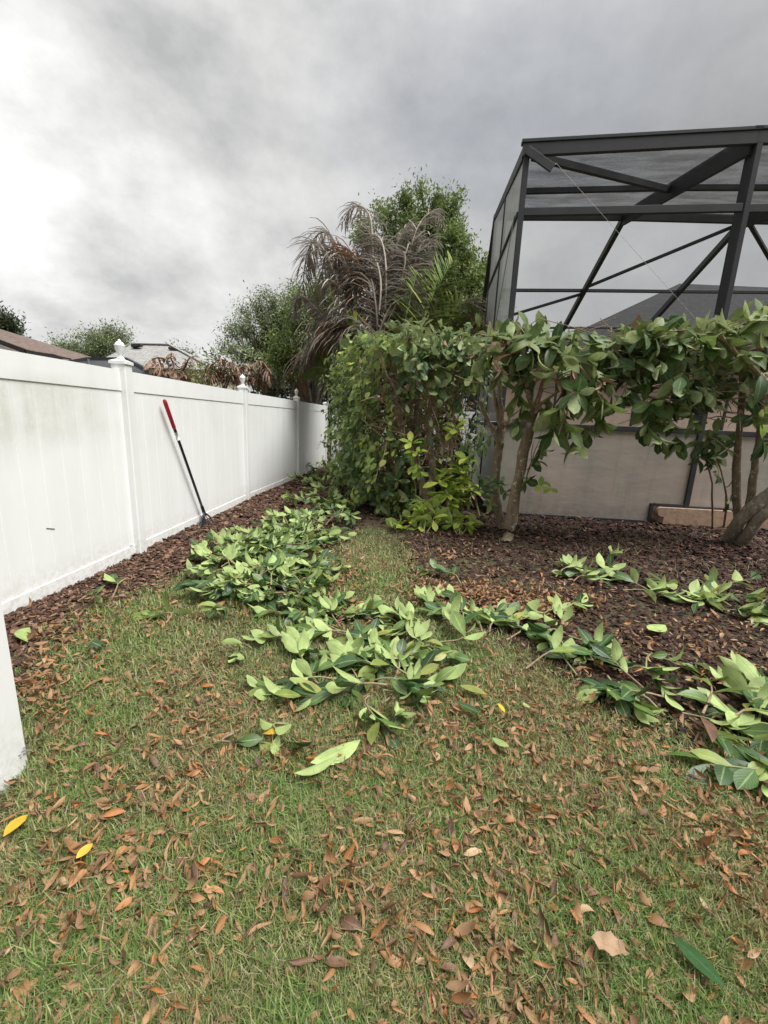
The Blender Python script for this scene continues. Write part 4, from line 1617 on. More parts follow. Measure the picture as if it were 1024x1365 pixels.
# ------------------------------------------------------------------ hedge, middle shrub with spotted trunk
hbx = thing('hedge_shrub', G(676, 716), 'leggy hedge shrub with slender spotted trunk and drooping pale leaves before the kick panel', 'shrub')
YB = 5.15
mb = MB()
branch(mb, [G(674, 722) - UPV * .05, P(679, 705, 5.13), P(689, 650, 5.1), P(701, 590, 5.08), P(712, 548, 5.05)], .076, .056, 18, 10)
obj('trunk', mb, M['bark'], hbx, True, label='slender trunk with pale lichen spots')
stump0 = P(716, 548, 5.02)
mb = MB()
mb.tube([P(712, 551, 5.04), P(722, 543, 4.9), P(725, 542, 4.86)], [.03, .026, .026], 10)
obj('cut_branch_stub', mb, M['bark'], hbx, True)
mb = MB()
mb.lathe((0, 0, 0), [(.024, 0), (.02, .004), (.001, .006)], 12)
fr3 = frames(np.array([P(725, 542, 4.86) - P(722, 543, 4.9)]), np.array([[0, .3, 1.0]]))[0]
mb.v = [tuple(P(725, 542, 4.86) + fr3[:, 0] * x + fr3[:, 2] * y + fr3[:, 1] * z) for x, y, z in mb.v]
obj('cut_end', mb, M['cut_wood'], hbx, True)
mb = MB()
branch(mb, [P(670, 703, 5.5), P(661, 665, 5.5), P(661, 630, 5.5), P(667, 590, 5.48)], .06, .05, 12)
branch(mb, [P(668, 598, 5.5), P(660, 575, 5.48), P(649, 558, 5.45), P(640, 535, 5.4)], .042, .02, 10)
branch(mb, [P(667, 594, 5.5), P(669, 560, 5.5), P(667, 520, 5.45), P(672, 480, 5.4)], .045, .02, 10)
branch(mb, [P(668, 570, 5.5), P(660, 530, 5.5), P(660, 500, 5.5)], .03, .015, 8)
branch(mb, [P(668, 564, 5.5), P(685, 562, 5.3), P(710, 560, 5.1)], .035, .03, 8)
obj('stem', mb, M['bark'], hbx, True)
mb = MB()
TW = [([P(712, 550, 5.05), P(703, 515, 5.0), P(698, 480, 5.0), P(690, 450, 5.0)], .03), ([P(712, 550, 5.05), P(725, 505, 5.05), P(735, 470, 5.0)], .03),
      ([P(714, 545, 5.0), P(745, 520, 4.9), P(775, 505, 4.85), P(800, 500, 4.9)], .018), ([P(704, 575, 5.05), P(725, 560, 4.9), P(755, 530, 4.75), P(765, 480, 4.7)], .016),
      ([P(765, 480, 4.7), P(790, 510, 4.65), P(805, 540, 4.6)], .012), ([P(755, 515, 4.75), P(757, 545, 4.65), P(745, 580, 4.6)], .011),
      ([P(690, 470, 5.0), P(740, 452, 5.0), P(800, 455, 5.0), P(850, 462, 5.0)], .016), ([P(700, 500, 5.1), P(760, 505, 5.1), P(830, 490, 5.1)], .013),
      ([P(700, 640, 5.1), P(712, 605, 5.0), P(722, 575, 4.95)], .008), ([P(697, 650, 5.15), P(707, 620, 5.1), P(711, 590, 5.05)], .009)]
for pts, r in TW:
    branch(mb, pts, r, r * .4, 10, 6)
for i in range(120):
    c = P(rng.uniform(640, 840), rng.uniform(440, 520), 5.05 + rng.uniform(-.2, .3))
    mb.tube(smooth_path([c, c + rv(.12) * [1, 1, .5], c + rv(.24) * [1, 1, .4] - UPV * .06], 4), [.006, .005, .003], 4)
obj('twigs', mb, M['twig'], hbx, False, kind='stuff')
fo = Foliage()
fo.front = 4.8


def band(x0, x1, n, Y, topf, botf, size, ptop, sprd=.28, wilt=.04, flip=.35):
    for i in range(n):
        px = rng.uniform(x0, x1)
        t_, b_ = topf(px), botf(px)
        py = t_ + (b_ - t_) * rng.beta(1.1, 1.7)
        high = (py - t_) < 26
        c = P(px, py, Y + rng.normal(0, sprd))
        ax = np.array([rng.normal(0, .6), rng.normal(-.4, .45), (.6 if high else -.35) + rng.normal(0, .4)])
        kit = K_TOP if (high and rng.random() < ptop) or rng.random() < .08 else K_HEDGE
        if rng.random() < wilt:
            kit = K_WILT
        fo.rosette(c, ax, rng.integers(4, 8), size * rng.uniform(.8, 1.15), kit, 1.05, .3 if high else .6, flip if not high else .15)


topB = lambda x: np.interp(x, [640, 690, 760, 800, 870, 940, 1010, 1040], [447, 441, 446, 450, 437, 433, 416, 412])
botB = lambda x: np.interp(x, [640, 680, 720, 760, 800, 850, 880], [497, 505, 510, 525, 522, 512, 520])
band(638, 850, 88, 5.05, topB, botB, .24, .3)
for (px, py, ax, k, s, kit, dr) in ((688, 452, (.0, -.2, 1), 8, .30, K_HEDGE, .15), (700, 470, (.1, -.5, .6), 7, .28, K_HEDGE, .3), (738, 458, (-.2, -.4, .6), 8, .30, K_HEDGE, .3),
                                    (720, 462, (.2, -.6, .4), 7, .28, K_HEDGE, .35), (690, 480, (-.3, -.6, -.2), 7, .27, K_HEDGE, .6), (690, 530, (0, -.3, -1), 7, .26, K_TOP, .6),
                                    (697, 545, (.0, -.4, -1), 6, .25, K_TOP, .7), (757, 470, (.5, -.6, .2), 6, .28, K_TOP, .3), (790, 480, (.6, -.5, .1), 5, .28, K_TOP, .35),
                                    (745, 545, (-.3, -.4, -.9), 7, .30, K_TOP, .5), (757, 520, (.3, -.5, -.7), 7, .30, K_HEDGE, .6), (775, 530, (.1, -.5, -.8), 6, .30, K_TOP, .5),
                                    (738, 575, (-.2, -.4, -.9), 6, .28, K_HEDGE, .5), (760, 575, (.3, -.3, -.9), 5, .26, K_TOP, .6), (805, 535, (.2, -.4, -.9), 6, .28, K_TOP, .6),
                                    (800, 560, (0, -.4, -1), 6, .27, K_TOP, .6), (720, 600, (.3, -.5, -.6), 5, .20, K_HEDGE, .4), (700, 640, (.4, -.5, -.3), 6, .19, K_HEDGE, .4),
                                    (712, 615, (.3, -.5, -.5), 5, .19, K_HEDGE, .4), (825, 530, (.3, -.5, -.5), 6, .25, K_HEDGE, .5), (768, 592, (.1, -.3, -1), 5, .27, K_TOP, .7), (748, 560, (-.4, -.3, -.8), 6, .28, K_TOP, .6), (790, 545, (.4, -.4, -.7), 6, .28, K_TOP, .5), (730, 535, (-.5, -.4, -.6), 6, .27, K_TOP, .6), (782, 575, (.2, -.3, -.9), 5, .26, K_HEDGE, .6), (690, 565, (-.1, -.3, -1), 6, .25, K_TOP, .75), (840, 520, (.3, -.5, -.5), 6, .25, K_HEDGE, .5)):
    fo.rosette(P(px, py, (5.0 if px < 735 else 4.75) + rng.normal(0, .05)), ax, k, s, kit, 1.0, dr, .5 if kit is K_TOP else .15)
for (px, py) in ((725, 492), (757, 500), (764, 485), (742, 508)):
    fo.add(P(px, py, 4.75), [rng.normal(0, .3), -.3, -1], [0, -1, .3], .26, K_WILT)
for (px, py, s) in ((735, 650, .12), (722, 648, .13), (668, 645, .14), (660, 640, .14), (675, 655, .12), (650, 655, .13), (640, 650, .14), (655, 672, .15)):
    fo.rosette(P(px, py, 5.25), [rng.normal(0, .4), -.5, .4], 5, s, K_HEDGE if px < 700 else K_YOUNG, 1.2, .3, .1)
fo.build(hbx)

# ------------------------------------------------------------------ hedge, right shrub with thick leaning trunk
hc = thing('hedge_shrub', G(985, 722), 'hedge shrub at the right edge with thick leaning pale barked trunk and dark drooping leaves', 'shrub')
mb = MB()
branch(mb, [G(968, 722) - UPV * .04, P(985, 697, 5.15), P(1008, 672, 5.05), P(1040, 648, 4.95), P(1085, 600, 4.9), P(1120, 530, 4.9), P(1130, 450, 4.9)], .085, .04, 18, 10)
branch(mb, [G(984, 726) - UPV * .04, P(1000, 708, 5.1), P(1022, 680, 5.0), P(1062, 645, 4.95), P(1075, 560, 5.0), P(1070, 470, 5.0)], .085, .035, 16, 10)
obj('trunk', mb, M['bark_lichen'], hc, True, label='thick leaning trunk with grey lichen')
mb = MB()
branch(mb, [P(984, 700, 5.3), P(982, 640, 5.3), P(985, 580, 5.25), P(990, 520, 5.2), P(985, 470, 5.1)], .05, .03, 14)
branch(mb, [P(996, 690, 5.2), P(1004, 640, 5.15), P(1010, 590, 5.1), P(1018, 520, 5.0), P(1020, 460, 5.0)], .045, .03, 14)
branch(mb, [P(1030, 520, 4.6), P(1005, 492, 4.6), P(985, 475, 4.6), P(968, 455, 4.6), P(962, 448, 4.6)], .03, .016, 10)
branch(mb, [P(1005, 560, 5.1), P(1030, 500, 5.0), P(1040, 440, 5.0)], .04, .03, 8)
obj('stem', mb, M['bark'], hc, True)
mb = MB()
TW = [([P(985, 540, 5.2), P(950, 520, 5.0), P(910, 525, 4.9), P(880, 545, 4.8)], .014), ([P(990, 500, 5.1), P(940, 480, 5.0), P(890, 470, 5.0)], .016),
      ([P(870, 515, 4.7), P(905, 508, 4.7), P(945, 503, 4.7), P(951, 495, 4.7), P(944, 480, 4.7)], .011), ([P(1000, 480, 4.8), P(985, 460, 4.7), P(1005, 440, 4.7)], .011),
      ([P(985, 475, 4.6), P(1008, 465, 4.6), P(1012, 462, 4.6)], .008), ([P(985, 610, 5.2), P(960, 590, 5.0), P(945, 580, 4.95)], .009), ([P(985, 560, 5.2), P(960, 555, 5.1), P(930, 560, 5.0)], .010),
      ([P(850, 470, 5.0), P(880, 455, 5.0), P(920, 452, 5.0)], .013), ([P(820, 500, 4.9), P(860, 490, 4.9), P(900, 482, 4.9)], .012)]
for pts, r in TW:
    branch(mb, pts, r, r * .4, 10, 6)
for i in range(130):
    c = P(rng.uniform(840, 1040), rng.uniform(440, 560), 5.05 + rng.uniform(-.25, .3))
    mb.tube(smooth_path([c, c + rv(.12) * [1, 1, .5], c + rv(.24) * [1, 1, .4] - UPV * .06], 4), [.006, .005, .003], 4)
for i in range(26):                                     # fine roots splaying over the mulch
    a_ = rng.uniform(2.2, 5.6)
    c = G(982, 716)
    L_ = rng.uniform(.12, .4)
    e_ = c + np.array([math.cos(a_) * L_, math.sin(a_) * L_, 0])
    e_[2] = hz(e_[0], e_[1]) + .02
    mb.tube(smooth_path([c + UPV * .09, lp(c, e_, .5) + UPV * .07 + rv(.02), e_], 5), taper(5, .008, .003), 4)
obj('twigs', mb, M['twig'], hc, False, kind='stuff')
fo = Foliage()
fo.front = 4.8
topC = topB
botC = lambda x: np.interp(x, [830, 870, 900, 940, 1000, 1045], [512, 545, 560, 545, 545, 560])
band(845, 1160, 150, 5.0, topC, botC, .24, .6)
band(795, 885, 26, 5.05, topC, botC, .24, .5)
for (px, py, ax, k, s, kit, dr) in ((878, 558, (0, -.5, -.8), 8, .24, K_HEDGE, .5), (895, 565, (0, -.5, -.9), 8, .24, K_HEDGE, .55), (868, 540, (-.4, -.5, -.5), 7, .24, K_HEDGE, .5),
                                    (905, 545, (.2, -.5, -.8), 8, .24, K_HEDGE, .5), (885, 535, (-.1, -.6, -.5), 8, .24, K_HEDGE, .5), (920, 525, (0, -.6, -.6), 7, .24, K_HEDGE, .5),
                                    (940, 450, (0, -.7, .4), 8, .30, K_TOP, .3), (880, 585, (0, -.4, -.9), 7, .23, K_HEDGE, .6), (902, 588, (.2, -.4, -.9), 7, .23, K_HEDGE, .6), (862, 570, (-.4, -.4, -.7), 6, .23, K_HEDGE, .55), (925, 560, (.2, -.4, -.8), 6, .23, K_HEDGE, .55), (955, 470, (-.3, -.7, -.2), 5, .32, K_TOP, .6), (1010, 430, (0, -.5, .8), 8, .34, K_TOP, .2), (985, 440, (-.2, -.5, .8), 8, .30, K_TOP, .25),
                                    (905, 450, (.1, -.6, .6), 8, .26, K_TOP, .3), (1005, 555, (-.5, -.6, -.1), 5, .24, K_HEDGE, .3), (1015, 560, (.3, -.7, .2), 5, .24, K_YOUNG, .3), (1020, 590, (0, -.6, -.6), 5, .26, K_HEDGE, .5)):
    fo.rosette(P(px, py, 4.78 + rng.normal(0, .05)), ax, k, s, kit, 1.0, dr, .35 if kit is K_TOP else .1)
fo.build(hc)

# sapling in front of the right shrub
sg = thing('sapling', G(962, 702), 'thin dark leaved sapling standing before the kick panel left of the leaning trunk', 'sapling')
mb = MB()
branch(mb, [G(950, 704), P(950, 660, 5.5), P(946, 630, 5.5), P(940, 600, 5.45)], .014, .009, 8, 6)
branch(mb, [G(965, 704), P(969, 660, 5.5), P(962, 630, 5.5), P(955, 605, 5.45)], .016, .010, 8, 6)
branch(mb, [P(967, 650, 5.5), P(978, 640, 5.45), P(975, 625, 5.4)], .008, .005, 6, 5)
obj('stem', mb, M['twig'], sg, True)
fo = Foliage()
for (px, py, k, s) in ((940, 590, 8, .23), (955, 600, 8, .22), (948, 612, 7, .22), (935, 610, 6, .24), (968, 598, 6, .2), (958, 632, 5, .18), (972, 672, 4, .15), (952, 580, 6, .2)):
    fo.rosette(P(px, py, 5.4 + rng.normal(0, .04)), [rng.normal(0, .5), -.7, .2], k, s, K_HEDGE, 1.2, .35, .1)
fo.build(sg)


# young yellow green shoots at the foot of the hedge
def shoot(base, tips, label, size=.235, kits=(K_YOUNG,)):
    s_ = thing('young_shoot', base, label, 'plant', 'young shoots at the foot of the hedge')
    mb = MB()
    fo = Foliage()
    for t_, k in tips:
        branch(mb, [base, lp(base, t_, .55) + rv(.03), t_], .010, .004, 7, 5)
        fo.rosette(t_, unit(t_ - base) + np.array([0, -.35, .35]), k, size, kits[rng.integers(len(kits))], 1.25, .2, .06)
        m_ = lp(base, t_, .72)
        for j in range(5):
            fo.add(m_ + rv(.02), rv(.8) + [0, -.3, .1], UPV + rv(.3), size * rng.uniform(.7, .95), kits[rng.integers(len(kits))])
    obj('stem', mb, M['green_stem'], s_, True)
    fo.build(s_)


b_ = G(566, 716)
shoot(b_, [(P(x, y, 5.55 + dy), k) for x, y, dy, k in ((560, 672, 0, 8), (545, 690, -.1, 7), (580, 685, -.1, 7), (532, 700, -.1, 6), (556, 702, -.2, 7), (572, 668, .1, 7), (585, 700, -.1, 5), (522, 704, -.2, 5))],
      'bright yellow green shoot spreading in front of the bare trunk')
b_ = G(606, 700)
shoot(b_, [(P(x, y, 5.8 + dy), k) for x, y, dy, k in ((606, 640, 0, 7), (618, 625, .05, 7), (598, 655, -.1, 7), (612, 662, -.1, 7), (622, 648, 0, 6), (598, 628, .1, 6), (626, 610, .1, 6), (585, 640, 0, 4))],
      'taller yellow green shoot at the right corner of the block shaped shrub')
b_ = G(612, 715)
shoot(b_, [(P(x, y, 5.5 + dy), k) for x, y, dy, k in ((612, 688, 0, 8), (602, 695, -.05, 6), (628, 695, -.05, 6), (618, 703, -.1, 5))],
      'lowest yellow green shoot, beside the spotted trunk', .21)
b_ = P(560, 640, 5.9)
b_[2] = 0
shoot(b_, [(P(x, y, 5.75), k) for x, y, k in ((548, 588, 6), (557, 600, 5))], 'single bright green sprig in front of the exposed trunk', .19)
b_ = G(640, 690)
shoot(b_, [(P(x, y, 5.95), k) for x, y, k in ((600, 575, 5), (606, 570, 5))], 'small bright green whorl high in the shade at the right of the block shaped shrub', .19)

# ------------------------------------------------------------------ palm clump with dead grey fronds
YPm = 9.4
pm = thing('palm_tree', P(505, 640, YPm) * np.array([1, 1, 0]), 'clumping palm with mostly dead grey drooping fronds behind the hedge', 'palm')
mb = MB()
for (x, y0, x2, y2, r) in ((500, 620, 497, 440, .10), (520, 620, 520, 430, .09), (480, 620, 470, 450, .08), (545, 620, 550, 445, .08), (585, 620, 592, 455, .07)):
    b0 = P(x, y0, YPm) * np.array([1, 1, 0])
    branch(mb, [b0, P((x + x2) / 2, 530, YPm), P(x2, y2, YPm)], r, r * .6, 10)
obj('trunk', mb, M['tree_bark'], pm, True)
pf = lambda seq, dy: [P(x, y, YPm + dy + .25 * i) for i, (x, y) in enumerate(seq)]
DEAD = [([(512, 458), (522, 380), (530, 325), (545, 300), (560, 318)], .5, .75, .2), ([(485, 462), (462, 385), (447, 350), (430, 360), (420, 405)], .3, .85, .1), ([(500, 460), (508, 385), (500, 345), (486, 345), (472, 385)], -.4, .85, .2), ([(520, 462), (536, 420), (548, 385), (562, 385), (570, 415)], .1, .7, .0), ([(478, 470), (445, 445), (425, 450), (410, 485)], -.4, .75, .1),
        ([(500, 460), (497, 340), (492, 285), (470, 276), (455, 300)], .2, .75, .0), ([(480, 460), (440, 350), (420, 322), (408, 345), (402, 400)], -.1, .95, .1),
        ([(490, 460), (460, 350), (435, 310), (415, 325), (408, 365)], .1, .9, 0), ([(520, 460), (540, 370), (556, 305), (578, 282), (590, 300)], .3, .7, 0),
        ([(500, 455), (485, 370), (468, 335), (450, 340), (440, 380)], -.3, .9, 0), ([(510, 455), (515, 370), (508, 320), (490, 318), (478, 350)], -.2, .9, .2),
        ([(505, 460), (500, 400), (490, 360), (470, 365), (455, 410)], -.5, .85, 0), ([(515, 460), (530, 400), (540, 350), (535, 335), (520, 360)], -.2, .8, .1),
        ([(490, 465), (455, 420), (430, 420), (415, 460), (408, 500)], -.3, .8, 0), ([(495, 470), (470, 440), (440, 440), (425, 475)], -.6, .75, 0),
        ([(500, 470), (480, 430), (462, 432), (450, 470)], -.8, .7, 0), ([(470, 470), (420, 410), (398, 395), (390, 425)], .2, .55, 0),
        ([(545, 460), (548, 380), (560, 330), (575, 320), (580, 350)], 0, .7, 0),
        ([(590, 455), (610, 410), (632, 400), (645, 430)], .3, .7, 0), ([(590, 460), (620, 425), (640, 430), (648, 455)], 0, .6, 0), ([(500, 460), (520, 410), (545, 400), (556, 440)], -.6, .7, 0),
        ([(470, 470), (430, 465), (405, 480), (395, 530)], .4, .8, 0), ([(505, 455), (492, 385), (478, 350), (462, 352), (445, 395)], .6, .9, 0)]
for seq, dy, ll, tw in DEAD:
    frond(pm, pf(seq, dy), ll, M['frond_dead'] if rng.random() < .85 else M['frond_brown'], 72, .72, .031, r0=.028, lab='dead grey drooping frond', twist=tw, rag=.2)
GREEN = [([(545, 475), (565, 425), (585, 380), (604, 348)], -1.1, .80, .9), ([(530, 478), (540, 430), (549, 390), (556, 362)], -1.3, .65, -.6), ([(560, 478), (590, 430), (618, 405), (640, 412)], -.9, .6, .3),
         ([(535, 478), (560, 435), (575, 400), (583, 372)], -1.4, .75, .5), ([(575, 480), (610, 455), (640, 450), (655, 470)], -.6, .5, 0), ([(550, 480), (580, 445), (605, 425), (620, 420)], -1.3, .6, .7), ([(490, 470), (475, 445), (462, 440), (450, 455)], -.9, .45, 0),
         ([(470, 520), (440, 495), (420, 490), (400, 500)], -.4, .5, 0)]
for seq, dy, ll, tw in GREEN:
    frond(pm, pf(seq, dy), ll, M['frond_green'], 40, .16, .045, r0=.022, lab='living green frond', up=.05, rag=.05, face=True)


# ------------------------------------------------------------------ trees
def tree(name, label, base, ells, n_tip, leaf_n, m, ls, trunk_r, group=None, fork=.45, sig=.2, bare=0.0, cat='tree', barkm='tree_bark', sub=5, T=LT_SMALL):
    """ells: crown ellipsoids (centre, radii); limbs reach to tips, twigs to clumps"""
    t_ = thing(name, base, label, cat, group)
    mb = MB()
    c0 = np.mean([e[0] for e in ells], axis=0)
    zb = min(e[0][2] - e[1][2] for e in ells)
    fk = np.array([lp(base, c0, .5)[0], lp(base, c0, .5)[1], base[2] + max(.4, (zb - base[2]) * fork + .3)])
    branch(mb, [base - UPV * .1, lp(base, fk, .5) + rv(trunk_r * .4) * [1, 1, 0], fk], trunk_r, trunk_r * .7, 8)
    pos, dirs = [], []
    wts = np.array([np.prod(e[1]) ** (2 / 3) for e in ells])
    wts /= wts.sum()
    for i in range(n_tip):
        c, r = ells[rng.choice(len(ells), p=wts)]
        v = unit(rv(1))
        q_ = np.array(c) + v * np.array(r) * (.35 + .6 * rng.random() ** .6)
        m1 = lp(fk, q_, .45) + rv(.12 * np.linalg.norm(q_ - fk) * .5) + UPV * .08 * np.linalg.norm(q_ - fk)
        r0 = trunk_r * .32 * (.6 + .6 * rng.random())
        pp = smooth_path([fk, m1, q_], 8)
        mb.tube(pp, taper(len(pp), r0, max(.006, r0 * .15)), 5)
        for j in range(sub):
            e_ = q_ + unit(rv(1) + v * .6) * np.array(r) * rng.uniform(.14, .36)
            s0 = lp(m1, q_, rng.uniform(.55, 1))
            pp = smooth_path([s0, lp(s0, e_, .5) + rv(.05), e_], 4)
            mb.tube(pp, taper(len(pp), max(.005, r0 * .22), .003), 4, False)
            if rng.random() < bare:
                continue
            k = max(1, int(leaf_n * rng.uniform(.4, 1.5)))
            tt = rng.random((k, 1)) ** .6
            pos.append(s0 + (e_ - s0) * tt + rng.normal(0, sig, (k, 3)) * (.35 + .8 * tt))
            dirs.append(rng.normal(0, 1, (k, 3)) + unit(e_ - s0) * .4 - UPV * .2)
    obj('trunk', mb, M[barkm], t_, True)
    pos, dirs = np.concatenate(pos), np.concatenate(dirs)
    k = len(pos)
    # brightness of the leaves goes clump by clump
    scatter_obj('crown', m, T, pos, dirs, np.array([0, 0, 1.0]) + rng.normal(0, .7, (k, 3)), ls * (.6 + .8 * rng.random(k)), t_, None)
    return t_


def E(px, py, Y, rx, ry, rd=None):
    k = Y / FPX
    return (P(px, py, Y), np.array([rx * k, (rd or rx) * k, ry * k]))


flat = lambda p_: np.array([p_[0], p_[1], 0.0])
tree('oak_tree', 'tall leafy green tree rising behind the dead palm fronds', flat(P(585, 600, 13.5)),
     [E(570, 300, 13.5, 50, 40), E(600, 335, 13.5, 42, 60), E(525, 310, 13.5, 46, 36), E(618, 400, 13.5, 44, 46), E(545, 385, 13.5, 60, 55), E(588, 270, 13.5, 30, 20), E(640, 385, 13.5, 22, 40)],
     150, 85, M['tree_leaf'], .095, .20, 'trees behind the white fence', sig=.11)
tree('oak_tree', 'bushy green tree filling in behind the lower left palm fronds', flat(P(420, 600, 12.8)),
     [E(415, 435, 12.8, 40, 46), E(395, 465, 12.8, 32, 40), E(445, 400, 12.8, 34, 36)], 60, 55, M['tree_leaf'], .09, .12, 'trees behind the white fence', sig=.17)
tree('feathery_tree', 'pale airy tree with bare twigs left of the palm', flat(P(365, 600, 16.5)),
     [E(352, 432, 16.5, 46, 34), E(375, 405, 16.5, 34, 26), E(325, 462, 16.5, 36, 22), E(385, 450, 16.5, 30, 34)], 80, 50, M['pale_tree_leaf'], .085, .13,
     'trees behind the white fence', sig=.15, bare=.2, sub=6)
tree('oak_tree', 'green tree just right of the palm against the cage', flat(P(640, 600, 12.6)),
     [E(640, 395, 12.6, 22, 38), E(632, 430, 12.6, 26, 30)], 36, 55, M['tree_leaf'], .09, .09, 'trees behind the white fence', sig=.11)
tree('round_tree', 'distant sparse tree between the brown and the grey roof', flat(P(130, 560, 38)),
     [E(125, 460, 38, 42, 16), E(150, 452, 38, 26, 13), E(100, 466, 38, 22, 12), E(185, 464, 38, 14, 8)], 56, 50, M['pale_tree_leaf'], .18, .2, 'trees far beyond the roofs', sig=.35)
tree('round_tree', 'sparse treetop showing just right of the grey roof', flat(P(240, 560, 40)),
     [E(240, 470, 40, 24, 9), E(262, 480, 40, 16, 9)], 20, 9, M['pale_tree_leaf'], .24, .15, 'trees far beyond the roofs', sig=.35, bare=.3)
tree('round_tree', 'dark treetop at the left edge above the brown roof', flat(P(-10, 560, 30)),
     [E(-8, 432, 30, 24, 16), E(8, 444, 30, 14, 10)], 26, 36, M['dark_shrub_leaf'], .24, .2, 'trees far beyond the roofs', sig=.3)


def shrub(label, px, py, Y, rx, ry, n, m, ls, group, name='shrub'):
    t_ = thing(name, flat(P(px, 600, Y)), label, 'shrub', group)
    mb = MB()
    c, r = E(px, py, Y, rx, ry)
    r[1] = min(r[1], 1.0)
    for i in range(9):
        e_ = c + unit(rv(1)) * r * .8
        branch(mb, [flat(c) + rv(.1) * [1, 1, 0], lp(flat(c), e_, .6) + rv(.05), e_], .03, .008, 6, 5)
    obj('stem', mb, M['twig'], t_, True)
    v = rng.normal(0, 1, (n, 3))
    v /= np.linalg.norm(v, axis=1, keepdims=True)
    kk = (.5 + .5 * rng.random((n, 1)) ** .5) * (1 + .22 * np.sin(v[:, :1] * 6 + px) * np.cos(v[:, 2:] * 5) + rng.normal(0, .06, (n, 1)))
    pos = c + v * r * kk
    # fill down to the ground as a skirt
    lo = rng.random(n) < .3
    pos[lo, 2] = rng.random(lo.sum()) * c[2]
    scatter_obj('foliage', m, LT_SMALL, pos, v * .6 + rng.normal(0, .6, (n, 3)), v + [0, 0, .6] + rng.normal(0, .5, (n, 3)), ls * (.6 + .8 * rng.random(n)), t_)


GS = 'shrubs behind the white fence'
shrub('dark green shrub just behind the fence below the pale airy tree', 372, 512, 14, 30, 20, 1500, M['dark_shrub_leaf'], .14, GS)
shrub('dark green shrub behind the farthest fence panel', 418, 512, 15.5, 30, 28, 1500, M['dark_shrub_leaf'], .14, GS)
shrub('dull green shrub behind the fence at the left of the block shaped shrub', 448, 500, 14.5, 22, 40, 1500, M['dark_shrub_leaf'], .14, GS)
shrub('yellow green shrub above the fence between the two dead palms', 268, 500, 11, 24, 17, 900, M['lime_shrub_leaf'], .085, GS)
shrub('green shrub under the pale airy tree', 318, 482, 15, 44, 20, 1300, M['pale_tree_leaf'], .13, GS)
shrub('small yellow shrub beside the far fence post', 396, 500, 13.2, 8, 14, 300, M['lime_shrub_leaf'], .09, GS)
shrub('dense green shrub behind the rear fence right of the block shaped shrub', 610, 490, 13.4, 44, 55, 2600, M['dark_shrub_leaf'], .15, GS)
shrub('tall green shrub behind the rear fence in the middle of the palm clump', 530, 480, 13.2, 60, 50, 2600, M['dark_shrub_leaf'], .15, GS)


def dead_palm(label, crown, seqs, Y, m, ll, n=34):
    t_ = thing('small_palm', flat(P(*crown, Y)), label, 'palm', 'dead palms behind the white fence')
    mb = MB()
    c = P(*crown, Y)
    branch(mb, [flat(c), lp(flat(c), c, .5) + rv(.03), c], .12, .09, 6)
    obj('trunk', mb, M['tree_bark'], t_, True)
    for s_ in seqs:
        frond(t_, [P(x, y, Y + .12 * i * rng.choice([-1, 1])) for i, (x, y) in enumerate(s_)], ll, m, n, .8, .03, r0=.022, rag=.25)


dead_palm('dead palm with curled red brown fronds above the fence beside the second urn post', (228, 505),
          [[(228, 505), (222, 480), (205, 478), (193, 492)], [(228, 505), (232, 488), (228, 478), (229, 470)], [(228, 505), (216, 490), (205, 497), (200, 505)], [(230, 505), (245, 492), (252, 478), (262, 474)],
           [(228, 505), (210, 500), (198, 500), (188, 504)], [(230, 505), (240, 495), (246, 500), (248, 510)], [(228, 505), (212, 484), (214, 492), (210, 502)], [(228, 508), (215, 500), (232, 496), (238, 508)]], 7.5, M['frond_brown'], .16)
dead_palm('dead palm with tan drooping fronds behind the third fence post', (300, 520),
          [[(298, 520), (292, 490), (280, 486), (272, 505)], [(298, 520), (300, 488), (312, 484), (322, 500)], [(300, 520), (290, 498), (284, 500), (278, 520)], [(300, 520), (310, 500), (318, 510)],
           [(298, 520), (296, 495), (294, 478), (292, 482)], [(299, 520), (306, 492), (316, 496), (322, 515)]], 11, M['frond_brown'], .35)
dead_palm('dead palm with pale brown fronds over the fence between the third and fourth posts', (338, 522),
          [[(338, 520), (335, 492), (350, 482), (358, 505)], [(338, 520), (332, 490), (320, 490), (314, 510)], [(340, 520), (346, 492), (356, 494), (362, 515)], [(340, 520), (345, 500), (350, 505), (354, 525)],
           [(338, 520), (330, 500), (322, 505), (318, 525)]], 11.5, M['frond_brown'], .4)


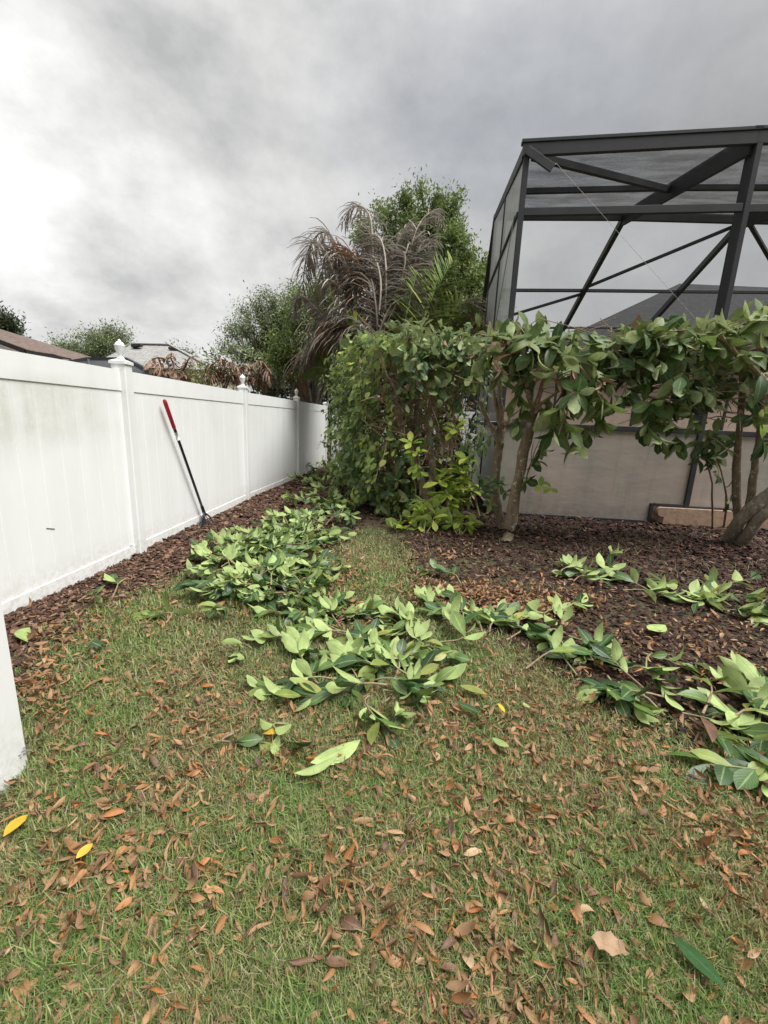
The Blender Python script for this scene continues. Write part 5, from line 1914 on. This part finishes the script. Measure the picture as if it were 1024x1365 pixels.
# ================================================================== clippings and fallen leaves
def sprig(base, head, L, n, size, label, kit=K_CLIP, detail=True, z0=.02, pale=.5, rise=.1, group='cut branches lying about the garden', name='cut_branch', whorl=True):
    """a cut leafy branch lying on the ground"""
    base = np.array(base, float)
    base[2] = hz(base[0], base[1]) + z0
    t_ = thing(name, base, label, 'cut branch', group)
    hd_ = np.array([math.cos(head), math.sin(head), 0])
    sd_ = np.array([-hd_[1], hd_[0], 0])
    p1 = base + hd_ * L * .5 + UPV * rise * rng.uniform(.4, 1.2) + sd_ * rng.normal(0, .05)
    p2 = base + hd_ * L + UPV * rise * rng.uniform(.1, 1.0) + sd_ * rng.normal(0, .08)
    mb = MB()
    pp = smooth_path([base, p1, p2], 7)
    mb.tube(pp, taper(len(pp), .0065, .003), 5)
    obj('stem', mb, M['green_stem'] if rng.random() < .5 else M['twig'], t_, True)
    pp = np.array(pp)
    Ls = []
    for i in range(n):
        k = .25 + .75 * (i / max(1, n - 1))
        if whorl:
            k = .45 + .55 * (i / max(1, n - 1))
        x = k * (len(pp) - 1)
        j = min(int(x), len(pp) - 2)
        c = pp[j] + (pp[j + 1] - pp[j]) * (x - j)
        d0 = unit(pp[j + 1] - pp[j])
        sgn = 1 if i % 2 else -1
        ang = rng.uniform(.35, 1.15) * (1.15 - .6 * k)
        d = d0 * math.cos(ang) + sd_ * sgn * math.sin(ang) + UPV * rng.normal(.08, .32)
        if c[2] + d[2] * size < .015:
            d[2] = abs(d[2]) * .3
        nn = UPV * 1.0 + rv(.42) - d0 * .1
        if rng.random() < pale:
            nn = -nn
        Ls.append((c, d, nn, size * rng.uniform(.7, 1.15)))
    if detail:
        for c, d, nn, s in Ls:
            kit.put(t_, c, d, nn, s)
    else:
        scatter_obj('leaves', kit.m, kit.T, [l[0] for l in Ls], [l[1] for l in Ls], [l[2] for l in Ls], np.array([l[3] for l in Ls]), t_, 'stuff')
    return t_


PI = math.pi
PILE = [(400, 632), (440, 614), (462, 645), (472, 685), (432, 712), (402, 745), (400, 785), (420, 802), (395, 812), (345, 800), (300, 785), (276, 758), (318, 738), (365, 716), (400, 692), (428, 664)]
GPILE = 'cut branches in the long clipping pile'
k = 0
while k < 240:
    px, py = rng.uniform(230, 490), 612 + (800 - 612) * rng.random()
    if not in_poly(np.array([px]), np.array([py]), PILE)[0]:
        continue
    g_ = G(px, py)
    far = py < 690
    hd, pal = rng.uniform(0, 2 * PI), rng.choice([.15, .55, .85], p=[.42, .40, .18])
    where = ('by the far fence post' if py < 650 and px < 425 else 'under the vine covered hedge' if py < 690 and px > 425 else 'at the waist of the pile' if py < 690 else
             'near the leaning tool' if px < 330 and py < 750 else 'at the lower left pile end' if px < 345 else
             'beside the brown mulch gap' if px > 388 and py < 770 else 'at the lower right pile end' if py > 765 else 'in the thick of the pile')
    tone = {.15: 'dark glossy', .55: 'mixed green', .85: 'pale'}[float(pal)]
    way = ['to the hedge', 'away up the yard', 'to the fence', 'to the camera'][int((hd + PI / 4) / (PI / 2)) % 4]
    lab = f'{tone} cut branch {where}, tip pointing {way}'
    sprig(g_, hd, rng.uniform(.2, .4), 11, rng.uniform(.10, .16) * (1.1 if far else 1), lab,
          detail=not far, z0=.02 + .09 * rng.random() * (1.5 if far else 1), pale=pal, rise=.08, group=GPILE + ' ' + where.split(',')[0])
    k += 1
# heaps nearer the camera: bigger leaves, each spot (px, py, count, size, pale share, radius in px)
HEAPS = [(775, 772, 4, .19, .7, 26, 'leafy cut branch on dark mulch left of the long branch'),
         (880, 797, 5, .21, .6, 28, 'leafy cut branch around the long branch on dark mulch'),
         (935, 806, 4, .20, .4, 26, 'leafy cut branch on mulch right of the long branch'),
         (995, 812, 5, .20, .4, 28, 'leafy cut branch on mulch at the right edge of the bed'),
         (435, 872, 6, .18, .6, 26, 'leafy cut branch below the heap of curled leaves'),
         (505, 895, 7, .19, .5, 30, 'leafy cut branch among the big veined leaves'),
         (545, 870, 5, .19, .6, 26, 'leafy cut branch left of the fan of long pale leaves'),
         (465, 925, 4, .18, .3, 24, 'leafy cut branch at the camera end of the near pile'),
         (420, 812, 9, .17, .75, 28, 'leafy cut branch in the pale heap in front of the mulch island'),
         (440, 838, 8, .18, .6, 30, 'leafy cut branch in the mid lawn heap of curled pale leaves'),
         (400, 790, 7, .16, .7, 25, 'leafy cut branch at the neck of the pile beside the brown leaf litter'),
         (470, 850, 5, .18, .5, 24, 'leafy cut branch between the pale heap and the big leaved branches'),
         (575, 835, 6, .19, .55, 28, 'leafy cut branch in the heap right of the mulch island'),
         (620, 815, 6, .18, .4, 28, 'leafy cut branch under the brown leaf litter by the dark mulch'),
         (650, 845, 4, .18, .45, 20, 'leafy cut branch at the lawn edge below the brown leaf litter'),
         (755, 862, 6, .19, .4, 30, 'leafy cut branch in the heap at the left end of the bed edge'),
         (800, 905, 6, .19, .4, 30, 'leafy cut branch in the middle of the bed edge heap'),
         (890, 950, 6, .19, .45, 32, 'leafy cut branch in the heap left of the right edge heap'),
         (990, 975, 6, .2, .4, 30, 'leafy cut branch in the heap at the right edge of the picture'),
         (500, 935, 3, .17, .6, 24, 'leafy cut branch at the near tip of the pile')]
for px, py, cnt_, s, pale, rad, lab in HEAPS:
    for i in range(max(3, round(cnt_ * .9))):
        g_ = G(px + rng.normal(0, rad * .6), py + rng.normal(0, rad * .42))
        hd, pl_ = rng.uniform(0, 2 * PI), float(np.clip(pale + rng.choice([-.35, 0, .3]), .05, .95))
        way = ['right', 'away', 'left', 'to the camera'][int((hd + PI / 4) / (PI / 2)) % 4]
        full = lab.replace('leafy', 'dark' if pl_ < .3 else 'pale' if pl_ > .7 else 'green') + ', tip ' + way
        if len(full.split()) > 16:
            full = full.replace(' tip to the camera', ' tip near')
        sprig(g_, hd, rng.uniform(.2, .36), rng.integers(8, 12), s * .84, full, z0=.012 + .03 * rng.random(), pale=pl_ * .72, rise=.045, group=lab.replace('leafy cut branch', 'cut branches'))
# single branches one can point to: (px, py) of the base, (px, py) of the tip, leaves, size, pale, label
ONE = [((420, 915), (392, 868), 7, .19, .7, 'cut branch with four pale upright leaves at the left of the near pile'),
       ((520, 905), (470, 885), 8, .21, .65, 'cut branch with the largest veined leaves in the middle of the near pile'),
       ((520, 920), (440, 955), 8, .2, .2, 'cut branch with dark glossy leaves hanging toward the camera'),
       ((560, 915), (500, 915), 5, .18, .5, 'cut branch with a bare bent brown stem on the lawn'),
       ((520, 930), (535, 965), 8, .14, .85, 'cut sprig of small pale grey green leaves at the near tip of the pile'),
       ((575, 865), (615, 845), 8, .22, .85, 'cut branch with a fan of long pale leaves beside the brown litter'),
       ((585, 880), (560, 850), 6, .2, .6, 'cut branch with broad pale leaves below the fan of long leaves'),
       ((385, 975), (372, 992), 5, .14, .95, 'small sprig of pale leaves over a yellow leaf on the lawn'),
       ((312, 985), (320, 1005), 5, .13, .05, 'small dark blue green sprig lying alone on the lawn'),
       ((222, 838), (226, 828), 8, .15, .1, 'dark green sprig on the lawn below the fence mulch'),
       ((295, 820), (290, 826), 7, .15, .3, 'green sprig between the pile and the dark lawn sprig'),
       ((335, 872), (310, 885), 5, .15, .5, 'sprig of narrow leaves with one yellow leaf left of the near pile'),
       ((150, 800), (160, 782), 8, .15, .35, 'green sprig in the mulch next to the fence'),
       ((105, 808), (125, 806), 6, .14, .3, 'flat folded green leaves at the mulch edge nearest the corner post'),
       ((740, 775), (770, 765), 6, .17, .8, 'sprig of pale leaves on the dark mulch left of the long branch'),
       ((790, 775), (815, 765), 5, .2, .6, 'pair of long leaves on the dark mulch in the bed'),
       ((830, 792), (885, 800), 8, .23, .6, 'long cut branch with big pale leaves lying on the dark mulch'),
       ((900, 800), (935, 805), 7, .22, .4, 'cut branch with a big hanging leaf right of the long branch in the bed'),
       ((960, 800), (1005, 815), 8, .2, .4, 'cut branch with yellowish leaves by the right edge in the bed'),
       ((945, 790), (1010, 788), 4, .22, .3, 'dark long leaves lying on the mulch near the leaning trunk'),
       ((745, 815), (720, 850), 7, .2, .75, 'cut branch with three large pale leaves at the edge of the bed'),
       ((745, 825), (780, 815), 6, .19, .6, 'cut branch with a pale folded leaf at the left end of the bed'),
       ((860, 905), (905, 895), 5, .17, .5, 'curled pale sprig above the right heap'),
       ((935, 960), (950, 920), 4, .23, .1, 'cut branch with one tall dark upright leaf at the right'),
       ((960, 975), (1020, 960), 6, .23, .3, 'cut branch with a wide dark leaf and pale tips at the right edge'),
       ((700, 900), (760, 880), 5, .19, .3, 'dark cut branch on the lawn edge under the pale folded leaf')]
for a_, b_, n_, s, pale, lab in ONE:
    ga, gb_ = G(*a_), G(*b_)
    v_ = gb_ - ga
    sprig(ga, math.atan2(v_[1], v_[0]), max(.12, np.linalg.norm(v_[:2])), n_, s * .9, lab, pale=pale, rise=.06, z0=.02 + .03 * rng.random(), group='single cut branches')


def one_leaf(px, py, px2, py2, kit_m, T, label, cat='leaf', up=1, z=.012, name='fallen_leaf', wide=1.0, tilt=0.0):
    a_, b_ = G(px, py), G(px2, py2)
    a_[2], b_[2] = hz(a_[0], a_[1]) + z, hz(b_[0], b_[1]) + z
    d = b_ - a_
    L_ = np.linalg.norm(d)
    me = quad_mesh(name, T[0] * np.array([wide, 1, 1]), T[1], kit_m, T[2])
    fr = frames(np.array([d]), np.array([[0, -tilt, 1.0 * up]]))[0] * L_
    o = bpy.data.objects.new(name, me)
    COL.objects.link(o)
    o.matrix_basis = Matrix(((fr[0, 0], fr[0, 1], fr[0, 2], a_[0]), (fr[1, 0], fr[1, 1], fr[1, 2], a_[1]), (fr[2, 0], fr[2, 1], fr[2, 2], a_[2] + .03), (0, 0, 0, 1)))
    return props(o, label, cat)


def crumple(T):
    v = T[0].copy()
    edge = np.abs(v[:, 0]) > .04
    v[:, 0] += edge * np.sign(v[:, 0]) * .05 * np.sin(v[:, 1] * 23 + v[:, 0] * 9)
    v[:, 2] += .06 * np.sin(v[:, 1] * 15 + v[:, 0] * 12) + edge * .05 * np.sin(v[:, 1] * 27)
    return v, T[1], T[2]


LL = lambda w, cu=.1, fo=.2, n=6, sh=.5: leaf_template(w, n, fo, cu, sh)
one_leaf(8, 1133, 40, 1100, M['yellow_leaf'], LL(.5, .2, .3), 'orange yellow leaf on the grass near the left edge', z=.03, tilt=.5)
one_leaf(104, 1162, 126, 1141, M['yellow_leaf'], LL(.55, .1, .15), 'smaller yellow leaf on the grass right of the orange yellow one', z=.03, tilt=.5)
one_leaf(960, 1342, 893, 1272, M['dark_leaf'], LL(.36, .1, .12), 'large dark green leaf lying on the grass in the bottom right corner', z=.035, tilt=.3)
one_leaf(784, 1272, 836, 1306, M['tan_leaf'], crumple(leaf_template(.62, 9, .45, -.7, .48, .6)), 'large pale tan dry leaf on the grass near the bottom', z=.035, tilt=.4)
one_leaf(414, 1038, 480, 1000, M['clip_leaf'], LL(.42, -.1, .5), 'pale green folded leaf, upper one of the joined pair on the lawn', up=-1, z=.04)
one_leaf(450, 1026, 392, 1056, M['clip_leaf'], LL(.34, .1, 1.0), 'pale green rolled leaf, lower one of the joined pair on the lawn', up=-1, z=.04)
one_leaf(655, 996, 677, 1010, M['clip_leaf'], LL(.5, .1, .15), 'pale green leaf lying flat alone on the lawn', up=-1, z=.03)
one_leaf(608, 948, 640, 962, M['clip_leaf'], LL(.36, .1, .2), 'dark green leaf lying on the lawn below the brown litter', z=.03)
one_leaf(612, 925, 648, 936, M['clip_leaf'], LL(.4, .1, .2), 'glossy green leaf on the lawn left of the bed edge heap', z=.03)
one_leaf(884, 846, 862, 854, M['clip_leaf'], LL(.55, .1, .1), 'pale round leaf lying on the open dark mulch', up=-1, z=.03)
one_leaf(32, 866, 40, 850, M['clip_leaf'], LL(.7, .1, .4), 'pale leaf standing in the mulch near the corner post', up=-1, z=.03, tilt=2)
one_leaf(123, 868, 136, 874, M['clip_leaf'], LL(.7, .1, .1), 'small round green leaf on the lawn below the fence mulch', z=.03)
one_leaf(705, 957, 695, 950, M['clip_leaf'], LL(.5, .1, .1), 'small pale leaf on the brown litter patch in the lawn', up=-1, z=.03)
one_leaf(662, 950, 672, 962, M['yellow_leaf'], LL(.35, .1, .4), 'tiny bright yellow leaf on the lawn under the glossy green leaf', z=.03)
one_leaf(1012, 1062, 1036, 1092, M['clip_leaf'], LL(.5, .1, .2), 'pale green leaf on the grass cut off by the right edge', up=-1, z=.03)
one_leaf(945, 1010, 934, 965, M['wilt_leaf'], LL(.3, .3, .6), 'reddish brown curled leaf hanging by the right heap', z=.05, tilt=.6)
one_leaf(940, 1035, 978, 1052, M['wilt_leaf'], LL(.3, .2, .9), 'reddish brown rolled leaf on the grass below the right heap', z=.03)
one_leaf(385, 988, 350, 992, M['yellow_leaf'], LL(.35, .1, .2), 'yellow leaf under the small pale sprig on the lawn', z=.02)

# brown leaves all over the lawn, the largest in view one by one
n = 21000
xy = sample_ground(n, LAWN, -2.6, 5.0, 0.62, 5.4, 1.35, .16)
den = cells(xy[:, 0] + 5, xy[:, 1] + 5, 1.3, 31) * .65 + cells(xy[:, 0], xy[:, 1], 4.0, 33) * .65
pxy = np.array([pix((x, y, 0)) for x, y in xy])
den = den + .25 * (np.hypot((pxy[:, 0] - 690) / 130, (pxy[:, 1] - 960) / 45) < 1) + .2 * (np.hypot((pxy[:, 0] - 260) / 200, (pxy[:, 1] - 980) / 90) < 1) - .3 * (pxy[:, 1] < 880)
xy = xy[rng.random(len(xy)) < np.clip(den * 1.5 - .36, .03, 1)]
n = len(xy)
sz = np.clip(rng.normal(.041, .016, n), .017, .09)
az = rng.random(n) * 2 * PI
D = np.stack([np.cos(az), np.sin(az), rng.normal(0, .38, n)], 1)
N = np.stack([rng.normal(0, .7, n), rng.normal(0, .7, n), np.where(rng.random(n) < .4, -1, 1)], 1)
pos = np.column_stack([xy, hz(xy[:, 0], xy[:, 1]) + .010 + .030 * rng.random(n)])
app = sz / np.hypot(xy[:, 0], np.hypot(xy[:, 1], 1.4))
inview = np.array([0 < pix(p_)[0] < PW and 0 < pix(p_)[1] < PH for p_ in pos])
order = np.argsort(-(app * inview))
for i in order[:285]:
    o = K_DRY.put(None, pos[i], D[i], N[i], sz[i])
    props(o, 'dry brown fallen leaf lying among many like it on the near grass', 'leaf', 'dry leaves scattered on the lawn')
r_ = order[285:]
o = scatter_obj('leaf_litter', M['dry_leaf'], LT_DRY, pos[r_], D[r_], N[r_], sz[r_], None, 'stuff')
props(o, 'dry brown leaves scattered over the farther lawn', 'leaf litter', None, 'stuff')

# litter heaps on the mulch: brown patches in between the green clippings
LP = [(640, 795, 75, 24, 620), (715, 815, 70, 20, 420), (460, 770, 34, 46, 260), (500, 840, 50, 20, 160), (840, 860, 100, 34, 130), (950, 900, 70, 40, 120), (960, 840, 70, 26, 80),
      (560, 790, 40, 20, 180), (770, 800, 60, 20, 160), (290, 765, 40, 20, 60), (430, 720, 22, 18, 60), (600, 740, 80, 25, 120), (90, 850, 60, 30, 120), (60, 930, 40, 60, 200)]
ps = []
for px, py, rx, ry, k in LP:
    for i in range(k):
        ps.append(G(px + rng.normal(0, rx * .5), py + rng.normal(0, ry * .5)))
ps = np.array(ps)
n = len(ps)
ps[:, 2] = hz(ps[:, 0], ps[:, 1]) + .015 + .05 * rng.random(n)
az = rng.random(n) * 2 * PI
D = np.stack([np.cos(az), np.sin(az), rng.normal(0, .35, n)], 1)
N = np.stack([rng.normal(0, .5, n), rng.normal(0, .5, n), np.where(rng.random(n) < .4, -1, 1)], 1)
o = scatter_obj('leaf_litter', M['dry_leaf'], LT_DRY, ps, D, N, np.clip(rng.normal(.052, .016, n), .025, .10), None, 'stuff')
props(o, 'brown dry leaf litter heaped at the edges of the mulch beds', 'leaf litter', None, 'stuff')
